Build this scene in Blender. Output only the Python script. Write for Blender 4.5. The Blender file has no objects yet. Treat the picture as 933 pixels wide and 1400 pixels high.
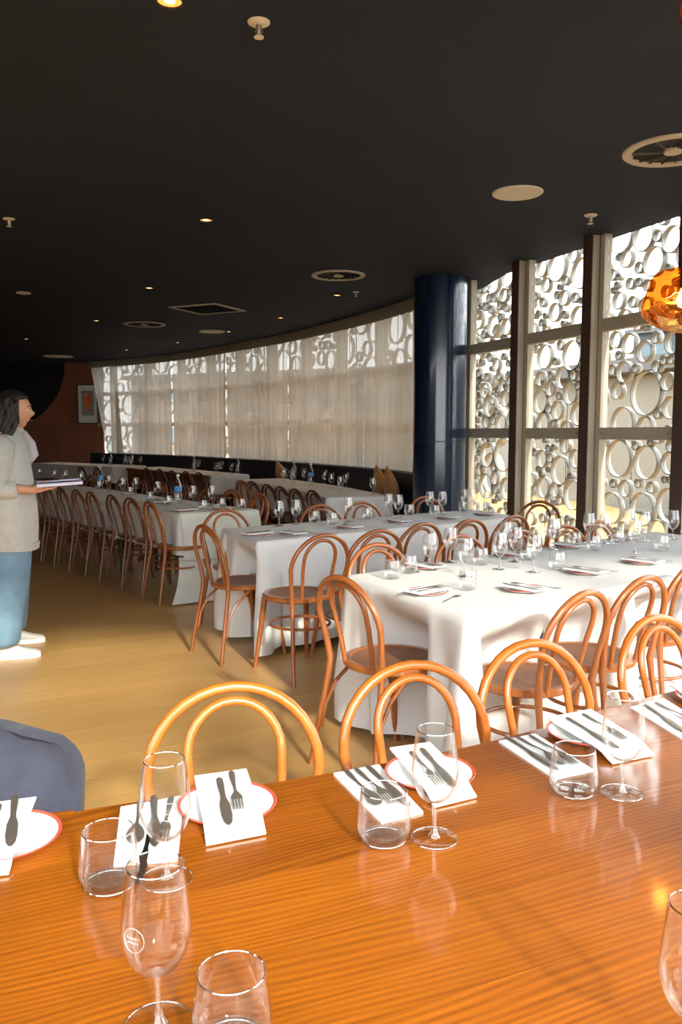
import bpy, bmesh, math, random
from mathutils import Vector, Matrix, noise
random.seed(7)
scene = bpy.context.scene
col = scene.collection
PI = math.pi

# ------------------------------------------------------------------ camera
FPX, HY, CAMZ = 1130.0, 590.0, 1.40
PITCH = math.atan((700 - HY) / FPX)
cam_d = bpy.data.cameras.new('camera')
cam_d.sensor_fit = 'VERTICAL'; cam_d.sensor_height = 36.0; cam_d.sensor_width = 24.0
cam_d.lens = FPX / 1400 * 36.0
cam_d.clip_start = 0.02; cam_d.clip_end = 300
cam = bpy.data.objects.new('camera', cam_d); col.objects.link(cam)
cam.location = (0, 0, CAMZ); cam.rotation_euler = (PI / 2 - PITCH, 0, 0)
scene.camera = cam

# ------------------------------------------------------------------ light
world = bpy.data.worlds.new('sky'); scene.world = world; world.use_nodes = True
bg = world.node_tree.nodes['Background']
bg.inputs[0].default_value = (0.95, 0.96, 1.0, 1); bg.inputs[1].default_value = 6.0
sun_d = bpy.data.lights.new('sun', 'SUN'); sun_d.energy = 7.0; sun_d.angle = math.radians(3.5)
sun_d.color = (1.0, 0.92, 0.80)
sun = bpy.data.objects.new('sun', sun_d); col.objects.link(sun)
SUN_FROM = Vector((0.42 * math.cos(math.radians(26)), -0.907 * math.cos(math.radians(26)), math.sin(math.radians(26))))
sun.rotation_euler = SUN_FROM.to_track_quat('Z', 'Y').to_euler()
sun.location = (6, -14, 8)
scene.view_settings.view_transform = 'Standard'; scene.view_settings.look = 'None'
scene.view_settings.exposure = 0.35; scene.view_settings.gamma = 1.0
scene.view_settings.use_curve_mapping = False
scene.cycles.transparent_max_bounces = 40
scene.cycles.max_bounces = 10; scene.cycles.diffuse_bounces = 5
scene.cycles.caustics_reflective = False; scene.cycles.caustics_refractive = False
scene.cycles.sample_clamp_indirect = 6.0

# ------------------------------------------------------------------ survey helpers: where a sighted point meets a known plane
def ray(px, py):
    a = (px - 466.5) / FPX; b = -(py - 700) / FPX
    return Vector((a, math.cos(PITCH) + b * math.sin(PITCH), -math.sin(PITCH) + b * math.cos(PITCH)))
def un(px, py, z):
    d = ray(px, py); t = (z - CAMZ) / d.z
    return Vector((d.x * t, d.y * t))

# ------------------------------------------------------------------ materials
MATS = {}
def mat(name, color, rough=0.5, metal=0.0, noise_scale=0, noise_amt=0.15, bump=0.0, bump_scale=60, coat=0, spec=0.5, sheen=0):
    m = bpy.data.materials.new(name); m.use_nodes = True; nt = m.node_tree
    b = nt.nodes['Principled BSDF']
    b.inputs['Base Color'].default_value = (*color, 1); b.inputs['Roughness'].default_value = rough
    b.inputs['Metallic'].default_value = metal; b.inputs['Specular IOR Level'].default_value = spec
    b.inputs['Coat Weight'].default_value = coat; b.inputs['Coat Roughness'].default_value = 0.08
    if sheen: b.inputs['Sheen Weight'].default_value = sheen
    if noise_scale or bump:
        tc = nt.nodes.new('ShaderNodeTexCoord')
    if noise_scale:
        n = nt.nodes.new('ShaderNodeTexNoise'); n.inputs['Scale'].default_value = noise_scale; n.inputs['Detail'].default_value = 5
        nt.links.new(tc.outputs['Object'], n.inputs['Vector'])
        r = nt.nodes.new('ShaderNodeValToRGB')
        r.color_ramp.elements[0].position = 0.3; r.color_ramp.elements[1].position = 0.7
        r.color_ramp.elements[0].color = (*[c * (1 - noise_amt) for c in color], 1)
        r.color_ramp.elements[1].color = (*[min(1, c * (1 + noise_amt)) for c in color], 1)
        nt.links.new(n.outputs['Fac'], r.inputs[0]); nt.links.new(r.outputs[0], b.inputs['Base Color'])
    if bump:
        n2 = nt.nodes.new('ShaderNodeTexNoise'); n2.inputs['Scale'].default_value = bump_scale; n2.inputs['Detail'].default_value = 3
        nt.links.new(tc.outputs['Object'], n2.inputs['Vector'])
        bp = nt.nodes.new('ShaderNodeBump'); bp.inputs['Strength'].default_value = bump; bp.inputs['Distance'].default_value = 0.01
        nt.links.new(n2.outputs['Fac'], bp.inputs['Height']); nt.links.new(bp.outputs[0], b.inputs['Normal'])
    MATS[name] = m
    return m

def wood_mat(name, dark, light, rough, coat, period=0.010, wander=26.0, fig=(1.6, 7.0), weights=(0.34, 0.36, 0.30), rand=0.12, coat_rough=0.1, spec=0.5):
    """grain runs along the object's own x axis: growth lines every `period` metres that wander with a slow figure, plus fine pores"""
    m = bpy.data.materials.new(name); m.use_nodes = True; nt = m.node_tree; L = nt.links
    b = nt.nodes['Principled BSDF']; b.inputs['Roughness'].default_value = rough
    b.inputs['Coat Weight'].default_value = coat; b.inputs['Coat Roughness'].default_value = coat_rough
    b.inputs['Specular IOR Level'].default_value = spec
    tc = nt.nodes.new('ShaderNodeTexCoord'); oi = nt.nodes.new('ShaderNodeObjectInfo')
    sc = nt.nodes.new('ShaderNodeVectorMath'); sc.operation = 'SCALE'; sc.inputs[0].default_value = (17.0, 31.0, 11.0); L.new(oi.outputs['Random'], sc.inputs['Scale'])
    def scaled(v, rough_=0.55, detail=4):
        q = nt.nodes.new('ShaderNodeVectorMath'); q.operation = 'MULTIPLY_ADD'; L.new(tc.outputs['Object'], q.inputs[0]); q.inputs[1].default_value = v; L.new(sc.outputs[0], q.inputs[2])
        n = nt.nodes.new('ShaderNodeTexNoise'); n.inputs['Scale'].default_value = 1.0; n.inputs['Detail'].default_value = detail; n.inputs['Roughness'].default_value = rough_
        L.new(q.outputs[0], n.inputs['Vector']); return n.outputs['Fac']
    def math_(op, a_, b_=None, c_=None):
        q = nt.nodes.new('ShaderNodeMath'); q.operation = op
        for i, v in enumerate((a_, b_, c_)):
            if v is None: continue
            if isinstance(v, (int, float)): q.inputs[i].default_value = v
            else: L.new(v, q.inputs[i])
        return q.outputs[0]
    slow = scaled((fig[0], fig[1], fig[1]), 0.45, 2); fine = scaled((4.0, 120.0, 120.0), 0.65, 4); tone = scaled((1.1, 4.0, 4.0), 0.5, 3)
    sep = nt.nodes.new('ShaderNodeSeparateXYZ'); L.new(tc.outputs['Object'], sep.inputs[0])
    ph = math_('MULTIPLY_ADD', sep.outputs['Y'], 2 * PI / period, math_('MULTIPLY', slow, wander))
    gr = math_('MULTIPLY_ADD', math_('SINE', ph), 0.5, 0.5)
    f = math_('ADD', math_('ADD', math_('MULTIPLY', gr, weights[0]), math_('MULTIPLY', fine, weights[1])), math_('MULTIPLY', tone, weights[2]))
    r = nt.nodes.new('ShaderNodeValToRGB'); r.color_ramp.elements[0].position = 0.22; r.color_ramp.elements[1].position = 0.78
    r.color_ramp.elements[0].color = (*dark, 1); r.color_ramp.elements[1].color = (*light, 1); L.new(f, r.inputs[0])
    hs = nt.nodes.new('ShaderNodeHueSaturation'); mr = nt.nodes.new('ShaderNodeMapRange'); mr.inputs['To Min'].default_value = 1 - rand; mr.inputs['To Max'].default_value = 1 + rand
    L.new(oi.outputs['Random'], mr.inputs['Value']); L.new(mr.outputs[0], hs.inputs['Value'])
    L.new(r.outputs[0], hs.inputs['Color']); L.new(hs.outputs[0], b.inputs['Base Color'])
    bp = nt.nodes.new('ShaderNodeBump'); bp.inputs['Strength'].default_value = 0.06; bp.inputs['Distance'].default_value = 0.001
    L.new(f, bp.inputs['Height']); L.new(bp.outputs[0], b.inputs['Normal'])
    MATS[name] = m
    return m

def glass_mat(name, tint=(0.97, 0.975, 0.97), blend=0.3, lo=0.04, hi=0.75, rough=0.02, power=1.0):
    m = bpy.data.materials.new(name); m.use_nodes = True; nt = m.node_tree; L = nt.links
    nt.nodes.remove(nt.nodes['Principled BSDF']); out = nt.nodes['Material Output']
    t = nt.nodes.new('ShaderNodeBsdfTransparent'); t.inputs[0].default_value = (*tint, 1)
    g = nt.nodes.new('ShaderNodeBsdfGlossy'); g.inputs['Roughness'].default_value = rough; g.inputs[0].default_value = (1, 1, 1, 1)
    lw = nt.nodes.new('ShaderNodeLayerWeight'); lw.inputs[0].default_value = blend
    pw_ = nt.nodes.new('ShaderNodeMath'); pw_.operation = 'POWER'; pw_.inputs[1].default_value = power; L.new(lw.outputs['Facing'], pw_.inputs[0])
    mr = nt.nodes.new('ShaderNodeMapRange'); mr.inputs['To Min'].default_value = lo; mr.inputs['To Max'].default_value = hi
    L.new(pw_.outputs[0], mr.inputs['Value'])
    mx = nt.nodes.new('ShaderNodeMixShader'); L.new(mr.outputs[0], mx.inputs[0])
    L.new(t.outputs[0], mx.inputs[1]); L.new(g.outputs[0], mx.inputs[2]); L.new(mx.outputs[0], out.inputs[0])
    MATS[name] = m
    return m

def emit_mat(name, color, strength):
    m = bpy.data.materials.new(name); m.use_nodes = True; nt = m.node_tree
    b = nt.nodes['Principled BSDF']; b.inputs['Base Color'].default_value = (*color, 1)
    b.inputs['Emission Color'].default_value = (*color, 1); b.inputs['Emission Strength'].default_value = strength
    MATS[name] = m
    return m

wood_mat('table_wood', (0.100, 0.018, 0.0006), (0.40, 0.112, 0.005), 0.40, 1.0, 0.0125, 75.0, (1.0, 4.0), (0.18, 0.50, 0.48), rand=0.08, coat_rough=0.07)
wood_mat('floor_wood', (0.44, 0.235, 0.070), (0.60, 0.36, 0.130), 0.40, 0.12, 0.02, 20.0, (0.8, 6.0), (0.2, 0.35, 0.45), rand=0.06, coat_rough=0.2)
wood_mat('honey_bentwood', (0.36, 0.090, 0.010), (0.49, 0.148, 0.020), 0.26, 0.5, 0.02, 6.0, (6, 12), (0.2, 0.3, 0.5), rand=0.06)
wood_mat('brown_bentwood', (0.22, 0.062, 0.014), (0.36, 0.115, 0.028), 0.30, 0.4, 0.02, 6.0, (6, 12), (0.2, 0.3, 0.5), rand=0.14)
wood_mat('shaded_bentwood', (0.115, 0.036, 0.012), (0.20, 0.066, 0.020), 0.32, 0.35, 0.02, 6.0, (6, 12), (0.2, 0.3, 0.5), rand=0.14)  # brown bentwood with the far rows' dimmer light put into the colour
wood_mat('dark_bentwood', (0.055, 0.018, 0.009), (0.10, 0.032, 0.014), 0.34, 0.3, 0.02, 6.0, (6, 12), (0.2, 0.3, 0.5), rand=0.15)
mat('seat_brown', (0.20, 0.085, 0.040), 0.5, noise_scale=30, noise_amt=0.2, bump=0.25, bump_scale=160)
mat('seat_dark', (0.06, 0.026, 0.015), 0.5, noise_scale=30, noise_amt=0.2, bump=0.25, bump_scale=160)
wood_mat('panel_wood', (0.14, 0.045, 0.016), (0.23, 0.085, 0.03), 0.45, 0.2)
mat('cloth', (0.69, 0.68, 0.665), 0.85, noise_scale=3, noise_amt=0.03, bump=0.12, bump_scale=420, spec=0.2)
mat('sage_cloth', (0.60, 0.60, 0.53), 0.9, noise_scale=8, noise_amt=0.05, bump=0.3, bump_scale=260, spec=0.2)
mat('napkin', (0.86, 0.855, 0.85), 0.9, bump=0.08, bump_scale=300, spec=0.2)
mat('porcelain', (0.80, 0.785, 0.75), 0.18, spec=0.5)
mat('red_rim', (0.62, 0.085, 0.05), 0.25)
mat('steel', (0.40, 0.335, 0.27), 0.36, 0.8)
mat('dark_steel', (0.035, 0.033, 0.032), 0.35, 0.6)
glass_mat('glassware', blend=0.5, lo=0.008, hi=1.0, power=2.8); glass_mat('glassware_foot', blend=0.5, lo=0.03, hi=0.35, power=4.0); glass_mat('glassware_far', blend=0.5, lo=0.10, hi=0.95, power=1.5); glass_mat('glass_rim', blend=0.5, lo=0.35, hi=0.9, power=1.0)
glass_mat('pane', tint=(0.95, 0.965, 0.955), blend=0.12, lo=0.03, hi=0.45, rough=0.01)
glass_mat('etch', tint=(1, 1, 1), blend=0.5, lo=0.35, hi=0.5, rough=0.6)
mat('ceiling_paint', (0.0250, 0.0325, 0.0540), 0.75, spec=0.15, noise_scale=1.2, noise_amt=0.08, bump=0.1, bump_scale=200)
mat('navy_gloss', (0.004, 0.017, 0.046), 0.2, coat=0.5)
mat('navy_vinyl', (0.010, 0.013, 0.022), 0.42, noise_scale=4, noise_amt=0.15)
mat('terracotta_wall', (0.20, 0.062, 0.028), 0.75, noise_scale=2.5, noise_amt=0.12, bump=0.1, bump_scale=90)
mat('dark_wall', (0.045, 0.026, 0.018), 0.8, noise_scale=2.5, noise_amt=0.1)
mat('black_felt', (0.006, 0.006, 0.007), 0.95)
mat('mullion_paint', (0.47, 0.41, 0.305), 0.45, noise_scale=6, noise_amt=0.05)
mat('mullion_shade', (0.085, 0.048, 0.034), 0.5)  # dark brown inner faces, their shade put into the colour
mat('gasket', (0.012, 0.012, 0.012), 0.6)
mat('ring_metal', (0.25, 0.235, 0.195), 0.45, noise_scale=5, noise_amt=0.06)
mat('trim_cream', (0.52, 0.475, 0.38), 0.5)
mat('white_plastic', (0.72, 0.68, 0.58), 0.5)
mat('vent_dark', (0.012, 0.013, 0.016), 0.7)
mat('chair_velvet', (0.036, 0.040, 0.066), 0.9, noise_scale=9, noise_amt=0.25, bump=0.2, bump_scale=150, sheen=0.05)
mat('ochre', (0.42, 0.185, 0.035), 0.85, noise_scale=10, noise_amt=0.15, sheen=0.3)
mat('frame_black', (0.02, 0.015, 0.012), 0.4)
mat('mat_board', (0.62, 0.60, 0.58), 0.8)
mat('print_grey', (0.22, 0.20, 0.19), 0.7, noise_scale=14, noise_amt=0.4)
mat('print_orange', (0.60, 0.13, 0.03), 0.7, noise_scale=12, noise_amt=0.5)
mat('skin', (0.55, 0.27, 0.155), 0.5, noise_scale=10, noise_amt=0.05)
mat('hair', (0.012, 0.006, 0.0045), 0.6, noise_scale=22, noise_amt=0.4, bump=0.5, bump_scale=80)
mat('knit', (0.46, 0.445, 0.40), 0.95, noise_scale=25, noise_amt=0.08, bump=0.4, bump_scale=260, sheen=0.3)
mat('pale_lilac', (0.50, 0.44, 0.43), 0.9, noise_scale=9, noise_amt=0.06)
mat('denim', (0.15, 0.255, 0.34), 0.9, noise_scale=7, noise_amt=0.18, bump=0.3, bump_scale=300)
mat('sneaker', (0.66, 0.635, 0.58), 0.6)
mat('eye_white', (0.7, 0.68, 0.65), 0.3); mat('eye_dark', (0.02, 0.012, 0.01), 0.2); mat('lip', (0.42, 0.15, 0.10), 0.5)
mat('bottle_label', (0.07, 0.26, 0.58), 0.5)
mat('paper', (0.62, 0.62, 0.74), 0.7)
mat('print_black', (0.03, 0.03, 0.035), 0.6)
mat('terrace', (0.055, 0.062, 0.066), 0.85, noise_scale=1.0, noise_amt=0.1)
mat('building_pale', (0.20, 0.197, 0.168), 0.85, noise_scale=0.6, noise_amt=0.08)
mat('building_grey', (0.10, 0.10, 0.098), 0.8, noise_scale=0.6, noise_amt=0.1)
mat('building_glass', (0.07, 0.11, 0.13), 0.15)
mat('peach_render', (0.36, 0.25, 0.19), 0.85)
emit_mat('lamp_warm', (1.0, 0.30, 0.045), 1.7); emit_mat('lamp_core', (1.0, 0.58, 0.24), 4.0)
emit_mat('bulb_warm', (1.0, 0.72, 0.38), 30.0)

def curtain_mat():
    m = bpy.data.materials.new('sheer_linen'); m.use_nodes = True; nt = m.node_tree; L = nt.links
    nt.nodes.remove(nt.nodes['Principled BSDF']); out = nt.nodes['Material Output']
    tc = nt.nodes.new('ShaderNodeTexCoord'); mp = nt.nodes.new('ShaderNodeMapping'); mp.inputs['Scale'].default_value = (40, 40, 3)
    L.new(tc.outputs['Object'], mp.inputs[0])
    n = nt.nodes.new('ShaderNodeTexNoise'); n.inputs['Scale'].default_value = 1.0; n.inputs['Detail'].default_value = 4
    L.new(mp.outputs[0], n.inputs['Vector'])
    r = nt.nodes.new('ShaderNodeValToRGB'); r.color_ramp.elements[0].color = (0.37, 0.325, 0.27, 1); r.color_ramp.elements[1].color = (0.49, 0.44, 0.375, 1)
    L.new(n.outputs['Fac'], r.inputs[0])
    tl = nt.nodes.new('ShaderNodeBsdfTranslucent'); df = nt.nodes.new('ShaderNodeBsdfDiffuse'); tp = nt.nodes.new('ShaderNodeBsdfTransparent')
    L.new(r.outputs[0], tl.inputs[0]); L.new(r.outputs[0], df.inputs[0])
    m1 = nt.nodes.new('ShaderNodeMixShader'); m1.inputs[0].default_value = 0.5; L.new(df.outputs[0], m1.inputs[1]); L.new(tl.outputs[0], m1.inputs[2])
    m2 = nt.nodes.new('ShaderNodeMixShader'); m2.inputs[0].default_value = 0.085; L.new(m1.outputs[0], m2.inputs[1]); L.new(tp.outputs[0], m2.inputs[2])
    L.new(m2.outputs[0], out.inputs[0]); MATS['sheer_linen'] = m
curtain_mat()
def amber_mat():
    m = bpy.data.materials.new('amber_glass'); m.use_nodes = True; nt = m.node_tree; L = nt.links
    nt.nodes.remove(nt.nodes['Principled BSDF']); out = nt.nodes['Material Output']
    t = nt.nodes.new('ShaderNodeBsdfTransparent'); t.inputs[0].default_value = (0.95, 0.50, 0.12, 1)
    g = nt.nodes.new('ShaderNodeBsdfGlossy'); g.inputs[0].default_value = (1.0, 0.60, 0.24, 1); g.inputs['Roughness'].default_value = 0.04
    mx = nt.nodes.new('ShaderNodeMixShader'); mx.inputs[0].default_value = 0.50
    L.new(t.outputs[0], mx.inputs[1]); L.new(g.outputs[0], mx.inputs[2]); L.new(mx.outputs[0], out.inputs[0]); MATS['amber_glass'] = m
amber_mat()

# ------------------------------------------------------------------ mesh builder
class MB:
    def __init__(s): s.v = []; s.f = []
    def box(s, c, d, rz=0.0):
        cx, cy, cz = c; dx, dy, dz = d[0] / 2, d[1] / 2, d[2] / 2; b = len(s.v); cr, sr = math.cos(rz), math.sin(rz)
        for z in (-dz, dz):
            for x, y in ((-dx, -dy), (dx, -dy), (dx, dy), (-dx, dy)):
                s.v.append((cx + x * cr - y * sr, cy + x * sr + y * cr, cz + z))
        s.f += [(b, b+3, b+2, b+1), (b+4, b+5, b+6, b+7), (b, b+1, b+5, b+4), (b+1, b+2, b+6, b+5), (b+2, b+3, b+7, b+6), (b+3, b, b+4, b+7)]
        return s
    def ring_loft(s, rings, caps=True, closed=False):
        b = len(s.v); n = len(rings[0])
        for r in rings: s.v += [tuple(p) for p in r]
        m = len(rings); last = m if closed else m - 1
        for i in range(last):
            for j in range(n):
                a = b + i * n + j; c = b + i * n + (j + 1) % n; d = b + ((i + 1) % m) * n
                s.f.append((a, c, d + (j + 1) % n, d + j))
        if caps and not closed:
            s.f.append(tuple(b + j for j in reversed(range(n)))); s.f.append(tuple(b + (m - 1) * n + j for j in range(n)))
        return s
    def tube(s, pts, radii, n=8, caps=True, closed=False, flat=1.0):
        pts = [Vector(p) for p in pts]; m = len(pts)
        if not isinstance(radii, (list, tuple)): radii = [radii] * m
        rings = []; up = None
        for i, p in enumerate(pts):
            if closed: t = pts[(i + 1) % m] - pts[(i - 1) % m]
            else: t = pts[min(i + 1, m - 1)] - pts[max(i - 1, 0)]
            t.normalize()
            if up is None:
                up = Vector((0, 1, 0)) if abs(t.y) < 0.9 else Vector((1, 0, 0))
            up = (up - t * up.dot(t)).normalized(); sd = t.cross(up)
            rings.append([p + (up * math.cos(2*PI*k/n) * flat + sd * math.sin(2*PI*k/n)) * radii[i] for k in range(n)])
        return s.ring_loft(rings, caps, closed)
    def lathe(s, prof, n=24, c=(0, 0, 0), cap0=True, cap1=True):
        b = len(s.v); cx, cy, cz = c; rows = []
        for r, z in prof:
            if r < 1e-5:
                rows.append([len(s.v)]); s.v.append((cx, cy, cz + z))
            else:
                rows.append(list(range(len(s.v), len(s.v) + n)))
                s.v += [(cx + r * math.cos(2*PI*k/n), cy + r * math.sin(2*PI*k/n), cz + z) for k in range(n)]
        for a, d in zip(rows, rows[1:]):
            for k in range(n):
                k2 = (k + 1) % n
                if len(a) == 1 and len(d) == 1: continue
                if len(a) == 1: s.f.append((a[0], d[k2], d[k]))
                elif len(d) == 1: s.f.append((a[k], a[k2], d[0]))
                else: s.f.append((a[k], a[k2], d[k2], d[k]))
        if cap0 and len(rows[0]) > 1: s.f.append(tuple(reversed(rows[0])))
        if cap1 and len(rows[-1]) > 1: s.f.append(tuple(rows[-1]))
        return s
    def prism(s, poly, z0, z1):
        b = len(s.v); n = len(poly)
        s.v += [(p[0], p[1], z0) for p in poly] + [(p[0], p[1], z1) for p in poly]
        s.f.append(tuple(b + i for i in reversed(range(n)))); s.f.append(tuple(b + n + i for i in range(n)))
        for i in range(n):
            j = (i + 1) % n; s.f.append((b + i, b + j, b + n + j, b + n + i))
        return s
    def grid(s, rows, closed=False):
        b = len(s.v); n = len(rows[0])
        for r in rows: s.v += [tuple(p) for p in r]
        for i in range(len(rows) - 1):
            for j in range(n if closed else n - 1):
                j2 = (j + 1) % n
                s.f.append((b + i*n + j, b + i*n + j2, b + (i+1)*n + j2, b + (i+1)*n + j))
        return s
    def mesh(s, name, m, smooth=True, bevel=0.0, angle=38):
        me = bpy.data.meshes.new(name); me.from_pydata(s.v, [], s.f); me.update()
        bm = bmesh.new(); bm.from_mesh(me)
        bmesh.ops.recalc_face_normals(bm, faces=bm.faces)
        if bevel:
            bmesh.ops.bevel(bm, geom=[e for e in bm.edges if len(e.link_faces) == 2 and e.calc_face_angle(0) > 0.6], offset=bevel, segments=2, affect='EDGES', profile=0.5)
        smooth = smooth and not bevel
        for f in bm.faces: f.smooth = smooth
        if smooth:
            for e in bm.edges:
                if len(e.link_faces) == 2 and e.calc_face_angle(0) > math.radians(angle): e.smooth = False
        bm.to_mesh(me); bm.free()
        me.materials.append(MATS[m] if isinstance(m, str) else m)
        return me

def link(name, me, parent=None, loc=(0, 0, 0), rz=0.0):
    o = bpy.data.objects.new(name, me); col.objects.link(o)
    o.location = loc; o.rotation_euler = (0, 0, rz)
    if parent: o.parent = parent
    return o
def tag(o, label, cat, group=None):
    o['label'] = label; o['category'] = cat
    if group: o['group'] = group
    return o
def thing(name, label, cat, loc=(0, 0, 0), rz=0.0, group=None):
    return tag(link(name, None, None, loc, rz), label, cat, group)
def struct(o): o['kind'] = 'structure'; return o
ORD = ['first', 'second', 'third', 'fourth', 'fifth', 'sixth', 'seventh', 'eighth', 'ninth', 'tenth', 'eleventh', 'twelfth',
       'thirteenth', 'fourteenth', 'fifteenth', 'sixteenth', 'seventeenth', 'eighteenth', 'nineteenth', 'twentieth']
def head(h): return math.atan2(h[1], h[0]) - PI / 2          # local +y looks along h

# ================================================================== THE ROOM
H = 2.95
# curved wall line behind the curtain, from the column to the far corner
CURVE = [(1.28, 8.86), (1.06, 9.55), (0.83, 10.25), (0.27, 11.5), (-0.41, 12.78), (-0.98, 13.75), (-1.61, 14.64), (-2.45, 15.85), (-3.36, 16.99), (-4.42, 17.95), (-5.57, 18.76), (-7.0, 19.5)]
def catmull(P, per=8):
    out = []
    for i in range(len(P) - 1):
        p0, p1, p2, p3 = (Vector(P[max(0, min(len(P) - 1, k))]) for k in (i - 1, i, i + 1, i + 2))
        for k in range(per):
            t = k / per
            out.append(0.5 * ((2*p1) + (p2 - p0)*t + (2*p0 - 5*p1 + 4*p2 - p3)*t*t + (3*p1 - p0 - 3*p2 + p3)*t*t*t))
    out.append(Vector(P[-1])); return out
CV = catmull(CURVE, 10)
CLEN = [0.0]
for a, b in zip(CV, CV[1:]): CLEN.append(CLEN[-1] + (b - a).length)
def curve(s, off=0.0):
    """point on the curved wall, s metres from the column end, off metres into the room; also direction and inward normal"""
    s = max(0, min(CLEN[-1] - 1e-6, s)); i = 0
    while CLEN[i + 1] < s: i += 1
    t = (s - CLEN[i]) / (CLEN[i + 1] - CLEN[i]); p = CV[i].lerp(CV[i + 1], t)
    def tg(k):
        k0, k1 = max(0, k - 3), min(len(CV) - 1, k + 3); return (CV[k1] - CV[k0]).normalized()
    d = tg(i).lerp(tg(i + 1), t).normalized(); n = Vector((-d.y, d.x))
    return p + n * off, d, n
def nearest_s(p):
    best = min(range(len(CV)), key=lambda i: (CV[i] - Vector(p)).length); return CLEN[best]
CURT_END = nearest_s((-5.57, 18.76))

# floor slab and boards
floor = struct(link('floor', MB().box((-2.6, 8.5, -0.055), (15.4, 22.6, 0.1)).mesh('floor', 'floor_wood', smooth=False)))
BD = Vector((math.sin(math.radians(62)), math.cos(math.radians(62)))); BN = Vector((-BD.y, BD.x)); BW, BL = 0.19, 2.2
plank_me = MB().box((0, 0, 0), (BL - 0.001, BW - 0.0008, 0.012)).mesh('plank', 'floor_wood', smooth=False)
n_planks = 0
for i in range(-12, 60):
    off = random.random() * BL
    for j in range(-6, 9):
        c = BN * (i * BW) + BD * (j * BL + off)
        if 2.1 < c.y < 9.3 and -0.45 * c.y - 1.0 < c.x < 0.30 * c.y + 0.6:
            link('plank', plank_me, floor, (c.x, c.y, -0.006), math.atan2(BD.y, BD.x)); n_planks += 1

_w0, _wd = Vector((1.28, 8.86)), Vector((0.3466, -0.938)).normalized()
_wo = Vector((-_wd.y, _wd.x))                                   # outwards from the glazed wall
_e = _w0 + _wd * ((8.86 - 0.1) / 0.938)
cpoly = [(-9.75, 0.1), (_e.x, 0.1)] + [((_w0 + _wd * t + _wo * 0.16).x, (_w0 + _wd * t + _wo * 0.16).y) for t in (9.0, 0.6)]
cpoly += [(curve(q, -0.34)[0].x, curve(q, -0.34)[0].y) for q in (0.2, 1.5, 3, 4.5, 6, 7.5, 9, 10.5, 12, 13)] + [(-6.6, 19.6), (-9.75, 18.9)]
ceiling = struct(link('ceiling', MB().prism(cpoly, H, H + 0.2).mesh('ceiling', 'ceiling_paint', smooth=False)))

# solid walls
def wall_seg(name, a, b, m, z0=0.0, z1=H, th=0.15, out=1):
    a, b = Vector(a), Vector(b); d = (b - a).normalized(); n = Vector((d.y, -d.x)) * out
    c = (a + b) / 2 + n * th / 2
    return struct(link(name, MB().box((c.x, c.y, (z0 + z1) / 2), ((b - a).length, th, z1 - z0), math.atan2(d.y, d.x)).mesh(name, m, smooth=False)))
wall_seg('wall_far', (-9.6, 18.55), (-5.42, 18.95), 'terracotta_wall', out=-1)
wall_seg('wall_left', (-9.6, -2.2), (-9.6, 18.6), 'dark_wall', out=-1)
wall_seg('wall_back', (-9.6, -1.6), (-3.2, -1.6), 'dark_wall', out=1)

# big dark half-round panel on the far wall
pm = [(1.5 * math.cos(PI + PI * k / 40), 1.5 * math.sin(PI + PI * k / 40)) for k in range(41)]
pb = MB(); pb.prism([(p[0], p[1]) for p in pm], 0, 0.04)
panel = link('wall_panel', pb.mesh('wall_panel', 'black_felt', smooth=False))
panel.rotation_euler = (PI / 2, 0, math.atan2(0.4, 4.18)); panel.location = (-7.72, 18.71, 2.94)
tag(panel, 'huge black half round panel on the terracotta far wall', 'wall panel')

# framed picture
pic = thing('framed_picture', 'white matted orange portrait print in black frame on terracotta wall', 'picture', (-5.74, 18.88, 1.57), math.atan2(0.4, 4.18))
w_, h_ = 0.47, 0.90
fm = MB()
for (cx, cz, dx, dz) in ((0, 0.015, w_, 0.03), (0, h_ - 0.015, w_, 0.03), (-w_/2 + 0.015, h_/2, 0.03, h_ - 0.06), (w_/2 - 0.015, h_/2, 0.03, h_ - 0.06)):
    fm.box((cx, -0.02, cz), (dx, 0.04, dz))
link('frame', fm.mesh('frame', 'frame_black', smooth=False), pic)
link('mat_board', MB().box((0, -0.008, h_/2), (w_ - 0.06, 0.012, h_ - 0.06)).mesh('mat_board', 'mat_board', smooth=False), pic)
art = link('print', MB().box((0, -0.017, h_/2 + 0.02), (0.27, 0.004, 0.56)).mesh('print', 'print_grey', smooth=False), pic)
ov = [(0.085 * math.cos(2*PI*k/24) * (1.0 if math.sin(2*PI*k/24) > 0 else 0.8), 0.2 * math.sin(2*PI*k/24)) for k in range(24)]
om = MB(); b0 = len(om.v); om.v += [(p[0], -0.0215, h_/2 + 0.05 + p[1]) for p in ov]; om.f.append(tuple(range(24)))
link('printed_face_shape', om.mesh('printed_face_shape', 'print_orange', smooth=False), art)

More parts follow.
